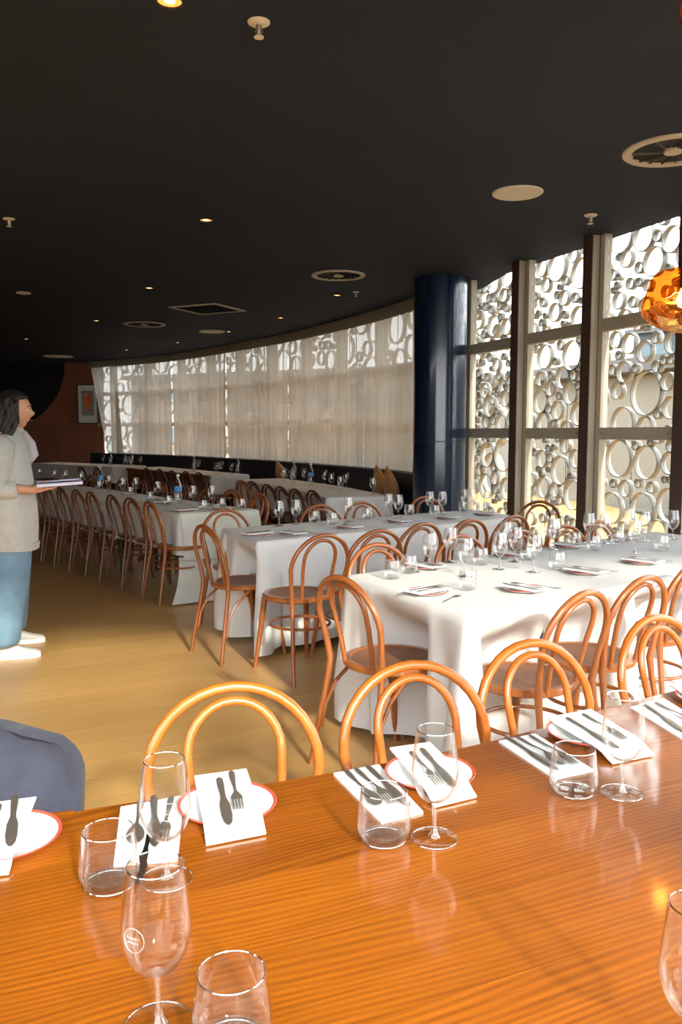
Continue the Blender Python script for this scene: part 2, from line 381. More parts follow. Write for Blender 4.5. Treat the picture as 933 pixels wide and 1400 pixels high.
# ---- straight glazed wall with deep mullions
W0 = Vector((1.28, 8.86)); WD = Vector((0.3466, -0.938)).normalized(); WN = Vector((WD.y, -WD.x))  # WN points into the room
if WN.x > 0: WN = -WN
WA = math.atan2(WD.y, WD.x)
def wl(t, off=0.0): return W0 + WD * t + WN * off
TM = [0.08 + 1.065 * k for k in range(10)]
def mullion(n, p, ang, deep=0.15, wide=0.115):
    """upright whose inner face is shaded by colour and whose cheeks are painted"""
    o = struct(link('trim_%d' % n, MB().box((0, 0, H / 2), (wide, deep, H)).mesh('upright', 'mullion_paint', bevel=0.004), None, (p.x, p.y, 0), ang))
    return o
SASH = 0.055
n_trim = 1; n_win = 1
INW = -1 if (Vector((-WD.y, WD.x)).dot(WN) < 0) else 1           # local +y sign that looks into the room
def window_bay(t0, t1):
    global n_win
    w = t1 - t0 - 0.115; c = wl((t0 + t1) / 2, -0.02)
    root = struct(link('window_%d' % n_win, None, None, (c.x, c.y, 0), WA)); n_win += 1
    for sx in (-1, 1):
        link('sash_stile', MB().box((sx * (w/2 - SASH/2 - 0.012), 0, H/2), (SASH, 0.07, H)).mesh('sash_stile', 'mullion_paint', bevel=0.003), root)
        link('gasket', MB().box((sx * (w/2 - 0.005), 0, H/2), (0.012, 0.06, H)).mesh('gasket', 'gasket', smooth=False), root)
    for z, hh in ((0.10, 0.2), (1.385, 0.095), (2.24, 0.10)):
        tr = link('transom', MB().box((0, 0, z), (w - 2*SASH - 0.024, 0.075, hh)).mesh('transom', 'mullion_paint', bevel=0.003), root)
        if z > 1:
            for bx in (-1, 1):
                link('bolt', MB().lathe([(0.009, 0), (0.009, 0.006), (0.0, 0.009)], 10).mesh('bolt', 'steel'), tr, (bx * (w/2 - SASH - 0.05), INW * 0.0375, z)).rotation_euler = (-INW * PI/2, 0, 0)
    for z0, z1 in ((0.2, 1.3375), (1.4325, 2.19), (2.29, H)):
        link('pane', MB().box((0, 0, (z0 + z1)/2), (w - 2*SASH - 0.03, 0.006, z1 - z0)).mesh('pane', 'pane', smooth=False), root)
for i, t in enumerate(TM):
    p = wl(t, 0.0)
    m = mullion(n_trim, p, WA); n_trim += 1
    link('mullion_shade', MB().box((0, INW * 0.079, H/2), (0.117, 0.008, H)).mesh('mullion_shade', 'mullion_shade', smooth=False), m)
    if i < len(TM) - 1: window_bay(t, TM[i + 1])
# sill upstand
cs = wl((TM[0] + TM[-1]) / 2, -0.02)

# ---- glazed wall behind the room's near end (behind the camera): daylight enters here
BX = [-3.2 + 1.28 * k for k in range(7)]
for i, x in enumerate(BX):
    struct(link('trim_%d' % n_trim, MB().box((x, -1.62, H/2), (0.11, 0.16, H)).mesh('upright', 'mullion_paint', bevel=0.004))); n_trim += 1
    if i < len(BX) - 1:
        root = struct(link('window_%d' % n_win, None, None, (x + 0.64, -1.62, 0))); n_win += 1
        link('pane', MB().box((0, 0, H/2), (1.16, 0.006, H - 0.16)).mesh('pane', 'pane', smooth=False), root)
        for z in (0.04, H - 0.04): link('transom', MB().box((0, 0, z), (1.16, 0.07, 0.08)).mesh('transom', 'mullion_paint', smooth=False), root)
# lean-to glass roof over the strip between the dark ceiling and that wall
for i, x in enumerate(BX):
    rf = struct(link('trim_%d' % n_trim, MB().box((0, 0, 0), (0.06, 1.80, 0.10)).mesh('rafter', 'mullion_paint', smooth=False), None, (x, -0.78, H + 0.14))); rf.rotation_euler = (0.10, 0, 0); n_trim += 1
    if i < len(BX) - 1:
        root = struct(link('window_%d' % n_win, None, None, (x + 0.64, -0.78, H + 0.16))); n_win += 1; root.rotation_euler = (0.10, 0, 0)
        link('pane', MB().box((0, 0, 0), (1.22, 1.80, 0.006)).mesh('pane', 'pane', smooth=False), root)
# corner post joining both glazed walls
struct(link('trim_%d' % n_trim, MB().box((4.80, -1.45, H/2), (0.4, 0.5, H)).mesh('upright', 'mullion_paint', smooth=False))); n_trim += 1
e = wl(TM[-1]); wall_seg('wall_right', (e.x + 0.02, e.y - 0.05), (4.9, -1.3), 'mullion_paint', out=-1)

# ---- glazing behind the curtain
s = 0.35; k = 0
while s < CURT_END - 0.3:
    p, d, n = curve(s, -0.22)
    struct(link('trim_%d' % n_trim, MB().box((0, 0, H/2), (0.10, 0.14, H)).mesh('upright', 'mullion_paint', smooth=False), None, (p.x, p.y, 0), math.atan2(d.y, d.x))); n_trim += 1
    p2, d2, n2 = curve(min(s + 1.15, CLEN[-1]), -0.22); c = (p + p2) / 2; dd = (p2 - p)
    root = struct(link('window_%d' % n_win, None, None, (c.x, c.y, 0), math.atan2(dd.y, dd.x))); n_win += 1
    link('pane', MB().box((0, 0, (0.2 + H)/2), (dd.length - 0.1, 0.006, H - 0.2)).mesh('pane', 'pane', smooth=False), root)
    for z, hh in ((0.45, 0.9), (1.55, 0.08), (2.24, 0.08)):
        link('transom', MB().box((0, 0, z), (dd.length - 0.1, 0.07, hh)).mesh('transom', 'mullion_paint', smooth=False), root)
    s += 1.15

# ================================================================== OUTSIDE
terr = struct(link('terrace', MB().box((10, 14, -0.16), (90, 90, 0.1)).mesh('terrace', 'terrace', smooth=False)))
def ring_mesh(r, depth, wall=0.007, n=28):
    mb = MB(); prof = [(r, -depth/2), (r, depth/2), (r - wall, depth/2), (r - wall, -depth/2)]
    rings = []
    for k in range(n):
        a = 2*PI*k/n; rings.append([(q * math.cos(a), y, q * math.sin(a)) for q, y in prof])
    return mb.ring_loft(rings, closed=True)
RING_SIZES = [0.03, 0.04, 0.05, 0.062, 0.075, 0.09, 0.105, 0.12, 0.14, 0.16, 0.18, 0.2, 0.225, 0.25]
RING_ME = {r: ring_mesh(r, 0.05).mesh('ring', 'ring_metal') for r in RING_SIZES}
SC_OFF = -0.42
# sightings of the larger rings in the three nearest bays: pixel in a 2.8x crop whose corner is (600, 270), radius in that crop
SIGHT = [(790,150,55),(705,150,60),(725,235,35),(830,245,55),(695,395,32),(900,160,50),(740,330,22),(735,560,38),(795,590,38),(905,555,40),(715,668,40),(800,750,82),(690,740,30),
 (895,805,42),(710,865,60),(795,880,40),(845,830,20),(760,655,18),(695,1000,70),(800,1015,58),(890,1018,42),(720,1115,35),(665,1190,60),(785,1195,60),(890,1180,65),(760,950,18),(675,1095,18),(770,1095,18),
 (400,270,35),(458,265,50),(520,220,30),(550,290,55),(415,335,30),(485,385,28),(450,440,32),(540,460,40),(400,480,15),(410,610,48),(515,605,52),(395,695,30),(480,690,38),(395,780,45),(405,865,40),(510,750,40),
 (460,815,35),(540,830,40),(495,890,38),(435,680,14),(540,720,16),(490,950,44),(470,1045,52),(530,1000,38),(400,1000,32),(520,1140,55),(405,1110,40),(450,1120,35),(425,960,16),
 (215,325,40),(270,300,45),(185,345,30),(255,375,25),(215,490,40),(265,495,30),(185,600,18),(225,640,25),(250,720,28),(180,740,28),(200,800,40),(260,770,30),(185,860,32),(243,865,35),(285,850,30),
 (190,985,45),(253,985,60),(220,1075,28),(185,1105,45),(265,1115,40)]
rings = []          # (t, z, r) in the screen's own plane
def fits(t, z, r, slack=0.0):
    for (a, b, c) in rings:
        if (a - t)**2 + (b - z)**2 < (c + r - slack)**2: return False
    return True
plane_p = wl(0, SC_OFF)
for (cx, cy, cr) in SIGHT:
    px, py = 600 + cx * 0.357, 270 + cy * 0.357
    d = ray(px, py); dd = Vector((d.x, d.y))
    # meet the vertical plane through plane_p
    k = plane_p.dot(WN) / dd.dot(WN); hit = dd * k; z = CAMZ + d.z * k
    t = (hit - W0).dot(WD); r = cr * 0.357 * hit.length / FPX
    r = min(RING_SIZES, key=lambda q: abs(q - r))
    while r > 0.035 and not fits(t, z, r, 0.02): r = RING_SIZES[max(0, RING_SIZES.index(r) - 1)]
    if fits(t, z, r, 0.02) and 0.1 < z < 3.6: rings.append((t, z, r))
T0, T1_ = -0.7, 4.6
for r, tries in ((0.105, 90), (0.075, 300), (0.05, 1000), (0.04, 1300), (0.03, 900)):
    for _ in range(tries):
        t = random.uniform(T0, T1_); z = random.uniform(0.1, 3.4)
        if fits(t, z, r, 0.004): rings.append((t, z, r))
rings.sort(key=lambda q: -q[2])
sp = wl(0, SC_OFF)
screen = thing('ring_screen', 'pale metal facade screen of welded rings outside the tall windows', 'facade screen', (sp.x, sp.y, 0), WA)
rest = MB()
for i, (t, z, r) in enumerate(rings):
    if i < 290: link('ring', RING_ME[r], screen, (t, 0, z))
    else:
        q = ring_mesh(r, 0.05, n=14); b = len(rest.v)
        rest.v += [(x + t, y, zz + z) for x, y, zz in q.v]; rest.f += [tuple(b + j for j in f) for f in q.f]
if rest.v:
    rs = link('small_rings', rest.mesh('small_rings', 'ring_metal'), screen); rs['kind'] = 'stuff'
# the same screen going on behind the curtain: rings seen only as bright blots through the linen
cs_root = thing('ring_screen', 'facade ring screen dimly showing through the sheer curtain', 'facade screen', (0, 0, 0))
mb = MB(); placed = []
for r, tries in ((0.24, 160), (0.17, 500), (0.12, 900), (0.08, 1500), (0.05, 1200)):
    for _ in range(tries):
        s = random.uniform(0.3, CURT_END + 0.8); z = random.uniform(0.9, 3.3)
        if all((a - s)**2 + (b - z)**2 > (c + r)**2 for a, b, c in placed):
            placed.append((s, z, r)); p, d, n = curve(s, -0.62); q = ring_mesh(r, 0.06, n=12, wall=0.012); b = len(mb.v)
            mb.v += [(p.x + d.x * x - n.x * y, p.y + d.y * x - n.y * y, zz + z) for x, y, zz in q.v]
            mb.f += [tuple(b + j for j in f) for f in q.f]
o = link('rings', mb.mesh('rings', 'ring_metal'), cs_root); o['kind'] = 'stuff'

def building(label, loc, rz, size, m_wall, rows, colsn, m_roof='building_grey'):
    w, d, h = size
    b = thing('building', label, 'building', loc, rz, 'buildings outside')
    link('wall', MB().box((0, 0, h/2), (w, d, h)).mesh('wall', m_wall, smooth=False), b)
    link('roof_slab', MB().box((0, 0, h + 0.12), (w + 0.6, d + 0.8, 0.24)).mesh('roof_slab', m_roof, smooth=False), b)
    if not rows:
        for j in range(int(w / 2)): link('cladding_panel', MB().box((-w/2 + 1 + 2*j, -d/2 - 0.015, h/2), (1.97, 0.03, h - 0.1)).mesh('cladding_panel', m_wall, smooth=False), b)
        return b
    wm = MB().box((0, 0, 0), (min(1.6, w / colsn * 0.62), 0.06, min(0.9, h / rows * 0.5))).mesh('window', 'building_glass', smooth=False)
    for i in range(rows):
        for j in range(colsn):
            link('window', wm, b, (-w/2 + w / colsn * (j + 0.5), -d/2 - 0.01, h / rows * (i + 0.55)))
    return b
_b = wl(-7.5, -8.5)
building('low pale building with a flat grey roof beyond the ring screen', (_b.x, _b.y, -0.1), math.radians(-69.7), (26, 5, 2.55), 'building_pale', 0, 0)
building('grey block with window rows behind the low pale building', (26, 37, -0.1), math.radians(-50), (24, 8, 6.5), 'building_grey', 3, 9)
building('peach rendered block far outside behind the curtain', (-2, 50, -0.1), math.radians(-25), (20, 8, 4.6), 'peach_render', 2, 9)

# ================================================================== COLUMN
cp = Vector((1.02, 8.62))
cln = thing('column', 'glossy navy blue round column between curtain and windows', 'column', (cp.x, cp.y, 0))
link('lower_shaft', MB().lathe([(0.272, 0.0), (0.272, 1.295)], 64).mesh('lower_shaft', 'navy_gloss'), cln)
link('joint_band', MB().lathe([(0.268, 1.295), (0.268, 1.303)], 64).mesh('joint_band', 'gasket'), cln)
link('upper_shaft', MB().lathe([(0.272, 1.303), (0.272, H)], 64).mesh('upper_shaft', 'navy_gloss'), cln)

# ================================================================== CURTAIN
edges = [0.2]
for px in (500, 430, 340, 270, 200): 
    pass
sx = [0.25, 2.6, 5.0, 7.2, 9.4, 11.4, CURT_END]
for i in range(len(sx) - 1):
    a, b = sx[i] + 0.01, sx[i + 1] - 0.01; nn = int((b - a) * 46)
    rows = []
    ph = random.uniform(0, 6)
    for zi in range(15):
        f = zi / 14; z = H - 0.005 - f * (H - 0.005 - 0.62); row = []
        for j in range(nn + 1):
            s = a + (b - a) * j / nn
            sl = 0.0
            if i == len(sx) - 2: sl = -0.55 * f * max(0, (s - (b - 1.6)) / 1.6)   # last panel is drawn in at its hem
            amp = 0.018 + 0.022 * (0.5 + 0.5 * math.sin(s * 1.7 + ph))
            o_ = 0.10 + amp * math.sin(s * 31 + 1.3 * math.sin(s * 2.1 + ph) + f * 0.5 * math.sin(s * 3)) + 0.03 * f * math.sin(s * 4.3 + ph)
            if f > 0.6 and i == 2: o_ += 0.05 * (f - 0.6) * math.sin(s * 6)
            p, d, n = curve(s + sl, o_); row.append((p.x, p.y, z))
        rows.append(row)
    c = link('sheer_curtain', MB().grid(rows).mesh('sheer_curtain', 'sheer_linen', angle=180))
    tag(c, '%s sheer linen curtain panel from the navy column' % ORD[i], 'curtain', 'sheer curtain panels')
    hb = MB(); r0, r1 = [], []
    for j in range(nn // 2 + 1):
        s = a + (b - a) * j / (nn // 2); p, d, n = curve(s, 0.10); q, _, _ = curve(s, 0.155)
        r0.append(p); r1.append(q)
    ring_rows = [[(p.x, p.y, H - 0.004), (q.x, q.y, H - 0.004), (q.x, q.y, H - 0.14), (p.x, p.y, H - 0.14)] for p, q in zip(r0, r1)]
    link('heading_tape', hb.ring_loft(ring_rows).mesh('heading_tape', 'sheer_linen'), c)

# ================================================================== BANQUETTE
def sweep(prof, s0, s1, step=0.12):
    nn = int((s1 - s0) / step); mb = MB(); rows = []
    for j in range(nn + 1):
        s = s0 + (s1 - s0) * j / nn; r = []
        for off, z in prof:
            p, d, n = curve(s, off); r.append((p.x, p.y, z))
        rows.append(r)
    return mb.ring_loft(rows)
bq = thing('banquette', 'long dark navy banquette running below the curtain', 'banquette', (0, 0, 0))
link('backrest', sweep([(0.185, 0.12), (0.185, 0.93), (0.25, 0.93), (0.27, 0.915), (0.31, 0.50), (0.31, 0.12)], 0.55, CURT_END - 0.15).mesh('backrest', 'navy_vinyl'), bq)
link('seat', sweep([(0.31, 0.30), (0.31, 0.46), (0.66, 0.47), (0.70, 0.45), (0.70, 0.30)], 0.55, CURT_END - 0.15).mesh('seat', 'navy_vinyl'), bq)
link('plinth', sweep([(0.31, 0.0), (0.31, 0.30), (0.62, 0.30), (0.62, 0.0)], 0.55, CURT_END - 0.15).mesh('plinth', 'dark_wall'), bq)
def cushion(label, s, rot, lean=0.35, size=0.42):
    mb = MB(); n = 14
    for sg in (-1, 1):
        rows = []
        for i in range(n + 1):
            row = []
            for j in range(n + 1):
                u, v = i / n * 2 - 1, j / n * 2 - 1
                pinch = 1 - 0.10 * (1 - u*u) * 0 - 0.13 * (abs(u) ** 3 < 2) * ((1 - u*u) * (v*v) + (1 - v*v) * (u*u))
                th = 0.085 * (1 - u*u) ** 0.5 * (1 - v*v) ** 0.5
                row.append((u * size/2 * (1 - 0.12 * (1 - v*v) * abs(u)), sg * th, v * size/2 * (1 - 0.12 * (1 - u*u) * abs(v))))
            rows.append(row)
        mb.grid(rows)
    p, d, nrm = curve(s, 0.40)
    o = link('cushion', mb.mesh('cushion', 'ochre', angle=180)); o.location = (p.x, p.y, 0.47 + size * 0.52)
    o.rotation_euler = (lean, rot, math.atan2(nrm.y, nrm.x) + PI/2)
    tag(o, label, 'cushion', 'ochre cushions on the banquette')
cushion('ochre cushion leaning on the banquette beside the navy column', 1.0, 0.75, 0.3, 0.46)
cushion('ochre cushion overlapping the one beside the navy column', 1.36, 0.62, 0.25, 0.46)
cushion('small ochre cushion standing on the banquette at the middle gap', 4.6, 0.6)

# ================================================================== CEILING FITTINGS
ref_lights = [(232, 0, 'downlight nearest the camera, cut by the top picture edge'), (282, 300, 'downlight standing alone in the middle of the ceiling'), (204, 393, 'downlight just left of the square ceiling vent'),
    (132, 438, 'downlight to the left of the far round air diffuser'), (36, 463, 'downlight farthest left above the dark round panel'), (461, 403, 'downlight right below the middle round air diffuser'),
    (384, 434, 'downlight just right of the square ceiling vent'), (313, 453, 'downlight beside the flat ceiling disc near the curtain'), (243, 468, 'downlight above the middle of the curtain'),
    (173, 478, 'downlight above the far left of the curtain'), (98, 487, 'downlight above the framed picture')]
tr_me = MB().lathe([(0.045, 0.0), (0.060, 0.0), (0.061, -0.006), (0.046, -0.010), (0.044, 0.0)], 28, cap0=False, cap1=False).mesh('trim_ring', 'ceiling_paint')
le_me = MB().lathe([(0.0, -0.003), (0.044, -0.003), (0.044, 0.0), (0.0, 0.0)], 24).mesh('lens', 'lamp_warm')
co_me = MB().lathe([(0.0, -0.007), (0.019, -0.006), (0.020, -0.003), (0.0, -0.003)], 20).mesh('lamp_core', 'lamp_core')
for i, (px, py, lb) in enumerate(ref_lights):
    p = un(px, py, H)
    t = thing('downlight', 'warm glowing ' + lb, 'ceiling light', (p.x, p.y, H), 0, 'warm recessed downlights')
    link('trim_ring', tr_me, t); link('lens', le_me, t); link('lamp_core', co_me, t)
    ld = bpy.data.lights.new('downlight_lamp', 'SPOT'); ld.energy = 14; ld.color = (1.0, 0.62, 0.30); ld.spot_size = math.radians(85); ld.spot_blend = 0.6; ld.shadow_soft_size = 0.03
    lo = bpy.data.objects.new('downlight_lamp', ld); col.objects.link(lo); lo.parent = t; lo.location = (0, 0, -0.02)

def diffuser(px, py, r, lb):
    p = un(px, py, H); t = thing('air_diffuser', lb, 'air vent', (p.x, p.y, H), random.random(), 'round ceiling air diffusers')
    link('rim', MB().lathe([(r*0.80, 0), (r, 0), (r, -0.008), (r*0.97, -0.014), (r*0.82, -0.012), (r*0.79, 0)], 48, cap0=False, cap1=False).mesh('rim', 'trim_cream'), t)
    link('throat', MB().lathe([(0, -0.001), (r*0.8, -0.001), (r*0.8, 0.0), (0, 0.0)], 40).mesh('throat', 'vent_dark'), t)
    link('hub', MB().lathe([(0, -0.02), (r*0.17, -0.018), (r*0.2, -0.006), (r*0.2, -0.001)], 24).mesh('hub', 'trim_cream'), t)
    for k in range(18):
        a = 2*PI*k/18; m = MB(); ca, sa = math.cos(a), math.sin(a); w0 = r * 0.012
        q = []
        for (rr, tw) in ((r*0.2, 0.0), (r*0.8, 0.30)):
            c2, s2 = math.cos(a + tw), math.sin(a + tw)
            q += [(rr*c2 - w0*s2, rr*s2 + w0*c2, -0.002), (rr*c2 + w0*s2, rr*s2 - w0*c2, -0.011)]
        b = len(m.v); m.v += q + [(x, y, z - 0.0015) for x, y, z in q]
        m.f += [(0, 1, 3, 2), (4, 6, 7, 5), (0, 4, 5, 1), (2, 3, 7, 6), (0, 2, 6, 4), (1, 5, 7, 3)]
        link('vane', m.mesh('vane', 'vent_dark' if k % 3 else 'building_grey', smooth=False), t)
diffuser(921, 205, 0.27, 'round cream air diffuser cut by the right picture edge')
diffuser(463, 376, 0.27, 'round cream air diffuser above the end of the curtain')
diffuser(198, 443, 0.30, 'round cream air diffuser on the far left ceiling')
def disc(px, py, r, lb):
    p = un(px, py, H); t = thing('ceiling_speaker', lb, 'ceiling speaker', (p.x, p.y, H), 0, 'flat round ceiling discs')
    link('grille', MB().lathe([(0, -0.009), (r*0.9, -0.009), (r*0.91, -0.007), (r*0.91, 0), (0, 0)], 44).mesh('grille', 'white_plastic'), t)
    link('rim', MB().lathe([(r*0.91, 0), (r*0.91, -0.011), (r*0.95, -0.012), (r, -0.006), (r, 0)], 44, cap0=False, cap1=False).mesh('rim', 'white_plastic'), t)
disc(708, 263, 0.165, 'flat cream speaker disc on the ceiling near the windows')
disc(290, 453, 0.20, 'flat cream disc on the ceiling beyond the square vent')
disc(32, 400, 0.08, 'small flat disc on the far left of the dark ceiling')
disc(80, 487, 0.30, 'flat disc on the ceiling above the black wall panel')
def sprinkler(px, py, lb, sc=1.0):
    p = un(px, py, H); t = thing('sprinkler', lb, 'sprinkler', (p.x, p.y, H), 0, 'ceiling sprinklers')
    link('flange', MB().lathe([(0.012*sc, -0.012*sc), (0.03*sc, -0.011*sc), (0.042*sc, -0.004*sc), (0.043*sc, 0)], 28).mesh('flange', 'white_plastic'), t)
    link('body', MB().lathe([(0.007*sc, -0.045*sc), (0.011*sc, -0.03*sc), (0.011*sc, -0.008*sc)], 14).mesh('body', 'steel'), t)
    y = MB()
    for sg in (-1, 1): y.tube([(sg*0.009*sc, 0, -0.02*sc), (sg*0.015*sc, 0, -0.036*sc), (0, 0, -0.055*sc)], 0.0022*sc, 6)
    link('yoke', y.mesh('yoke', 'steel'), t)
    link('deflector', MB().lathe([(0.0, -0.058*sc), (0.019*sc, -0.057*sc), (0.019*sc, -0.054*sc), (0, -0.054*sc)], 18).mesh('deflector', 'white_plastic'), t)
sprinkler(354, 30, 'cream sprinkler head on the ceiling near the top picture edge')
sprinkler(12, 299, 'cream sprinkler head on the ceiling at the left picture edge')
sprinkler(808, 294, 'cream sprinkler head on the ceiling close to the tall windows', 1.1)
sprinkler(487, 399, 'small sprinkler beside the downlight near the middle diffuser', 0.9)
# square return vent
q = [un(240, 421, H), un(283, 412, H), un(328, 423, H), un(285, 431, H)]
c = sum(q, Vector((0, 0))) / 4; e1 = (q[2] - q[1]).normalized(); sz = 0.66
vt = thing('ceiling_vent', 'square dark return air vent with thin cream frame on ceiling', 'air vent', (c.x, c.y, H), math.atan2(e1.y, e1.x))
link('backing', MB().box((0, 0, -0.002), (sz, sz, 0.003)).mesh('backing', 'vent_dark', smooth=False), vt)
for dx, dy, w, d in ((0, sz/2, sz + 0.05, 0.05), (0, -sz/2, sz + 0.05, 0.05), (sz/2, 0, 0.05, sz - 0.05), (-sz/2, 0, 0.05, sz - 0.05)):
    link('frame', MB().box((dx, dy, -0.006), (w, d, 0.012)).mesh('frame', 'trim_cream', smooth=False), vt)
for k in range(12):
    o = link('slat', MB().box((0, 0, 0), (sz - 0.06, 0.022, 0.003)).mesh('slat', 'vent_dark', smooth=False), vt, (0, -sz/2 + 0.055 + k * (sz - 0.11) / 11, -0.008)); o.rotation_euler = (0.5, 0, 0)

# amber pendants
def pendant(lb, loc, r):
    t = thing('pendant_lamp', lb, 'pendant lamp', loc, 0.4, 'amber glass pendants')
    mb = MB(); nu, nv = 48, 32; rows = []
    for i in range(nv + 1):
        th = PI * i / nv; row = []
        for j in range(nu):
            ph = 2*PI*j/nu; v = Vector((math.sin(th)*math.cos(ph), math.sin(th)*math.sin(ph), math.cos(th)))
            kf = 1 + 0.10 * noise.noise(v * 1.6 + Vector((3.1, 0, 1))) + 0.05 * noise.noise(v * 3.1)
            row.append((v.x * r * kf, v.y * r * kf, v.z * r * 0.80 * kf))
        rows.append(row)
    link('glass_shade', mb.grid(rows, closed=True).mesh('glass_shade', 'amber_glass', angle=180), t)
    link('bulb', MB().lathe([(0, -0.03), (0.02, -0.022), (0.028, 0), (0.02, 0.022), (0.012, 0.04), (0, 0.042)], 18).mesh('bulb', 'bulb_warm'), t)
    link('socket', MB().lathe([(0.018, 0.04), (0.018, r * 0.80), (0.024, r * 0.80), (0.024, r*0.80 + 0.03), (0.004, r*0.80 + 0.036)], 18).mesh('socket', 'frame_black'), t)
    link('cord', MB().tube([(0, 0, r*0.8 + 0.03), (0, 0, H - loc[2] - 0.02)], 0.003, 8).mesh('cord', 'dark_bentwood'), t)
    link('ceiling_rose', MB().lathe([(0.05, H - loc[2]), (0.05, H - loc[2] - 0.02), (0.01, H - loc[2] - 0.025)], 24).mesh('ceiling_rose', 'frame_black'), t)
pendant('amber mirrored glass pendant hanging before the tall windows', (1.222, 3.0, 1.866), 0.142)
pendant('amber glass pendant high at the top right picture corner', (0.932, 2.0, 2.41), 0.142)

# ================================================================== BENTWOOD CHAIRS
def chair_meshes(wood, seat):
    M = {}
    half = [(0.205, -0.275, 0.0), (0.190, -0.245, 0.18), (0.170, -0.210, 0.38), (0.166, -0.200, 0.46), (0.178, -0.212, 0.55)]
    arc = []
    for k in range(0, 17):
        a = PI * k / 16; z = 0.645 + 0.1815 * math.sin(a)
        arc.append((0.193 * math.cos(a), -0.232 - 0.045 * math.sin(a), z))
    pts = half + arc + [(-x, y, z) for x, y, z in reversed(half)]
    n = len(pts); rad = [0.0125 + 0.0025 * (1 if 2 < min(i, n - 1 - i) < 4 else 0) for i in range(n)]
    rad[0] = rad[-1] = 0.0115
    M['back_hoop'] = MB().tube(pts, rad, 10).mesh('back_hoop', wood)
    inn = [(0.088, -0.180, 0.45), (0.094, -0.195, 0.54), (0.102, -0.215, 0.63)]
    arc2 = [(0.105 * math.cos(PI * k / 14), -0.232 - 0.032 * math.sin(PI * k / 14), 0.69 + 0.108 * math.sin(PI * k / 14)) for k in range(15)]
    M['inner_hoop'] = MB().tube(inn + arc2 + [(-x, y, z) for x, y, z in reversed(inn)], 0.0105, 10).mesh('inner_hoop', wood)
    M['seat_rim'] = MB().lathe([(0.168, 0.436), (0.198, 0.434), (0.206, 0.440), (0.207, 0.456), (0.200, 0.464), (0.176, 0.465), (0.170, 0.460)], 36, cap0=False, cap1=False).mesh('seat_rim', wood)
    M['seat_panel'] = MB().lathe([(0.0, 0.452), (0.09, 0.453), (0.15, 0.456), (0.174, 0.462), (0.174, 0.440), (0.0, 0.438)], 36).mesh('seat_panel', seat)
    M['front_leg'] = [MB().tube([(s * 0.145, 0.125, 0.445), (s * 0.152, 0.137, 0.36), (s * 0.165, 0.158, 0.2), (s * 0.185, 0.185, 0.0)], [0.0185, 0.018, 0.016, 0.0115], 10).mesh('front_leg', wood) for s in (-1, 1)]
    M['leg_ring'] = MB().tube([(0.176 * math.cos(2*PI*k/32), 0.176 * math.sin(2*PI*k/32) - 0.025, 0.285) for k in range(32)], 0.0085, 8, closed=True).mesh('leg_ring', wood)
    br = []
    for s in (-1, 1):
        br.append(MB().tube([(s * 0.188, -0.232, 0.16), (s * 0.180, -0.215, 0.26), (s * 0.178, -0.165, 0.345), (s * 0.172, -0.09, 0.405), (s * 0.165, -0.04, 0.437)], 0.0085, 8).mesh('brace', wood))
        br.append(MB().tube([(s * 0.162, 0.148, 0.24), (s * 0.158, 0.125, 0.31), (s * 0.160, 0.08, 0.385), (s * 0.160, 0.03, 0.437)], 0.0085, 8).mesh('brace', wood))
    M['brace'] = br
    return M
CH = {'honey': chair_meshes('honey_bentwood', 'seat_brown'), 'brown': chair_meshes('brown_bentwood', 'seat_brown'), 'brown_shaded': chair_meshes('shaded_bentwood', 'seat_brown'), 'dark': chair_meshes('dark_bentwood', 'seat_dark')}
SEATS = {}          # table name -> seat circles, so that cloths are pushed in where chairs stand
def chair(label, hoop, az, wood, kind, table, group, back=0.25, xy=None):
    h = Vector((math.sin(math.radians(az)), math.cos(math.radians(az))))
    p = Vector(xy) if xy is not None else (un(*hoop, 0.84) + h * back)
    t = thing('bentwood_chair', label, 'chair', (p.x, p.y, 0), head(h), group)
    M = CH[wood]
    for nm in ('back_hoop', 'inner_hoop', 'seat_rim', 'seat_panel'): link(nm, M[nm], t)
    for me in M['front_leg']: link('front_leg', me, t)
    if kind == 'ring': link('leg_ring', M['leg_ring'], t)
    else:
        for me in M['brace']: link('brace', me, t)
    SEATS.setdefault(table, []).append((p.x, p.y, 0.222))
    return t
g = 'honey bentwood chairs at the front timber table'
for (hp, az, lb) in (((320, 937), 165, 'honey bentwood chair at timber table with bare floor behind it'), ((570, 907), 159, 'honey bentwood chair at timber table overlapping the white cloth corner'),
                     ((735, 877), 151, 'honey bentwood chair at timber table in front of brown chair seats'), ((908, 842), 147, 'honey bentwood chair at timber table cut by the right picture edge')):
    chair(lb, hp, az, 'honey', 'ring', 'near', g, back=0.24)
g = 'brown bentwood chairs at the front white table'
for i, hp in enumerate(((794, 804), (877, 784), (950, 763))):
    chair('%s brown bentwood chair from the cloth corner, front white table, near side' % ORD[i], hp, -40 + 2 * i, 'brown', 'ring', 'T1', g)
chair('fourth brown bentwood chair from the cloth corner, front white table, near side', None, -38, 'brown', 'ring', 'T1', g, xy=(1.72, 4.16))
chair('brown bentwood chair at the left end of the front white table', None, 52, 'brown', 'brace', 'T1', g, xy=(0.215, 3.385))
for i, (hp, az) in enumerate((((518, 742), 146), ((632, 730), 147), ((716, 724), 143), ((776, 717), 145), ((822, 711), 140))):
    chair('%s brown bentwood chair from the left, far side of the front white table' % ORD[i], hp, az, 'brown', 'ring', 'T1', g)
g = 'brown bentwood chairs at the middle white table'
for i, (hp, az) in enumerate((((440, 728), -36), ((515, 722), -33), ((575, 713), -38), ((640, 708), -36), ((700, 703), -38))):
    chair('%s brown bentwood chair from the left, near side of the middle white table' % ORD[i], hp, az, 'brown', 'ring', 'T2', g)
chair('brown bentwood chair alone at the left end of the middle white table', None, 54, 'brown', 'brace', 'T2', g, xy=(-0.615, 5.165))
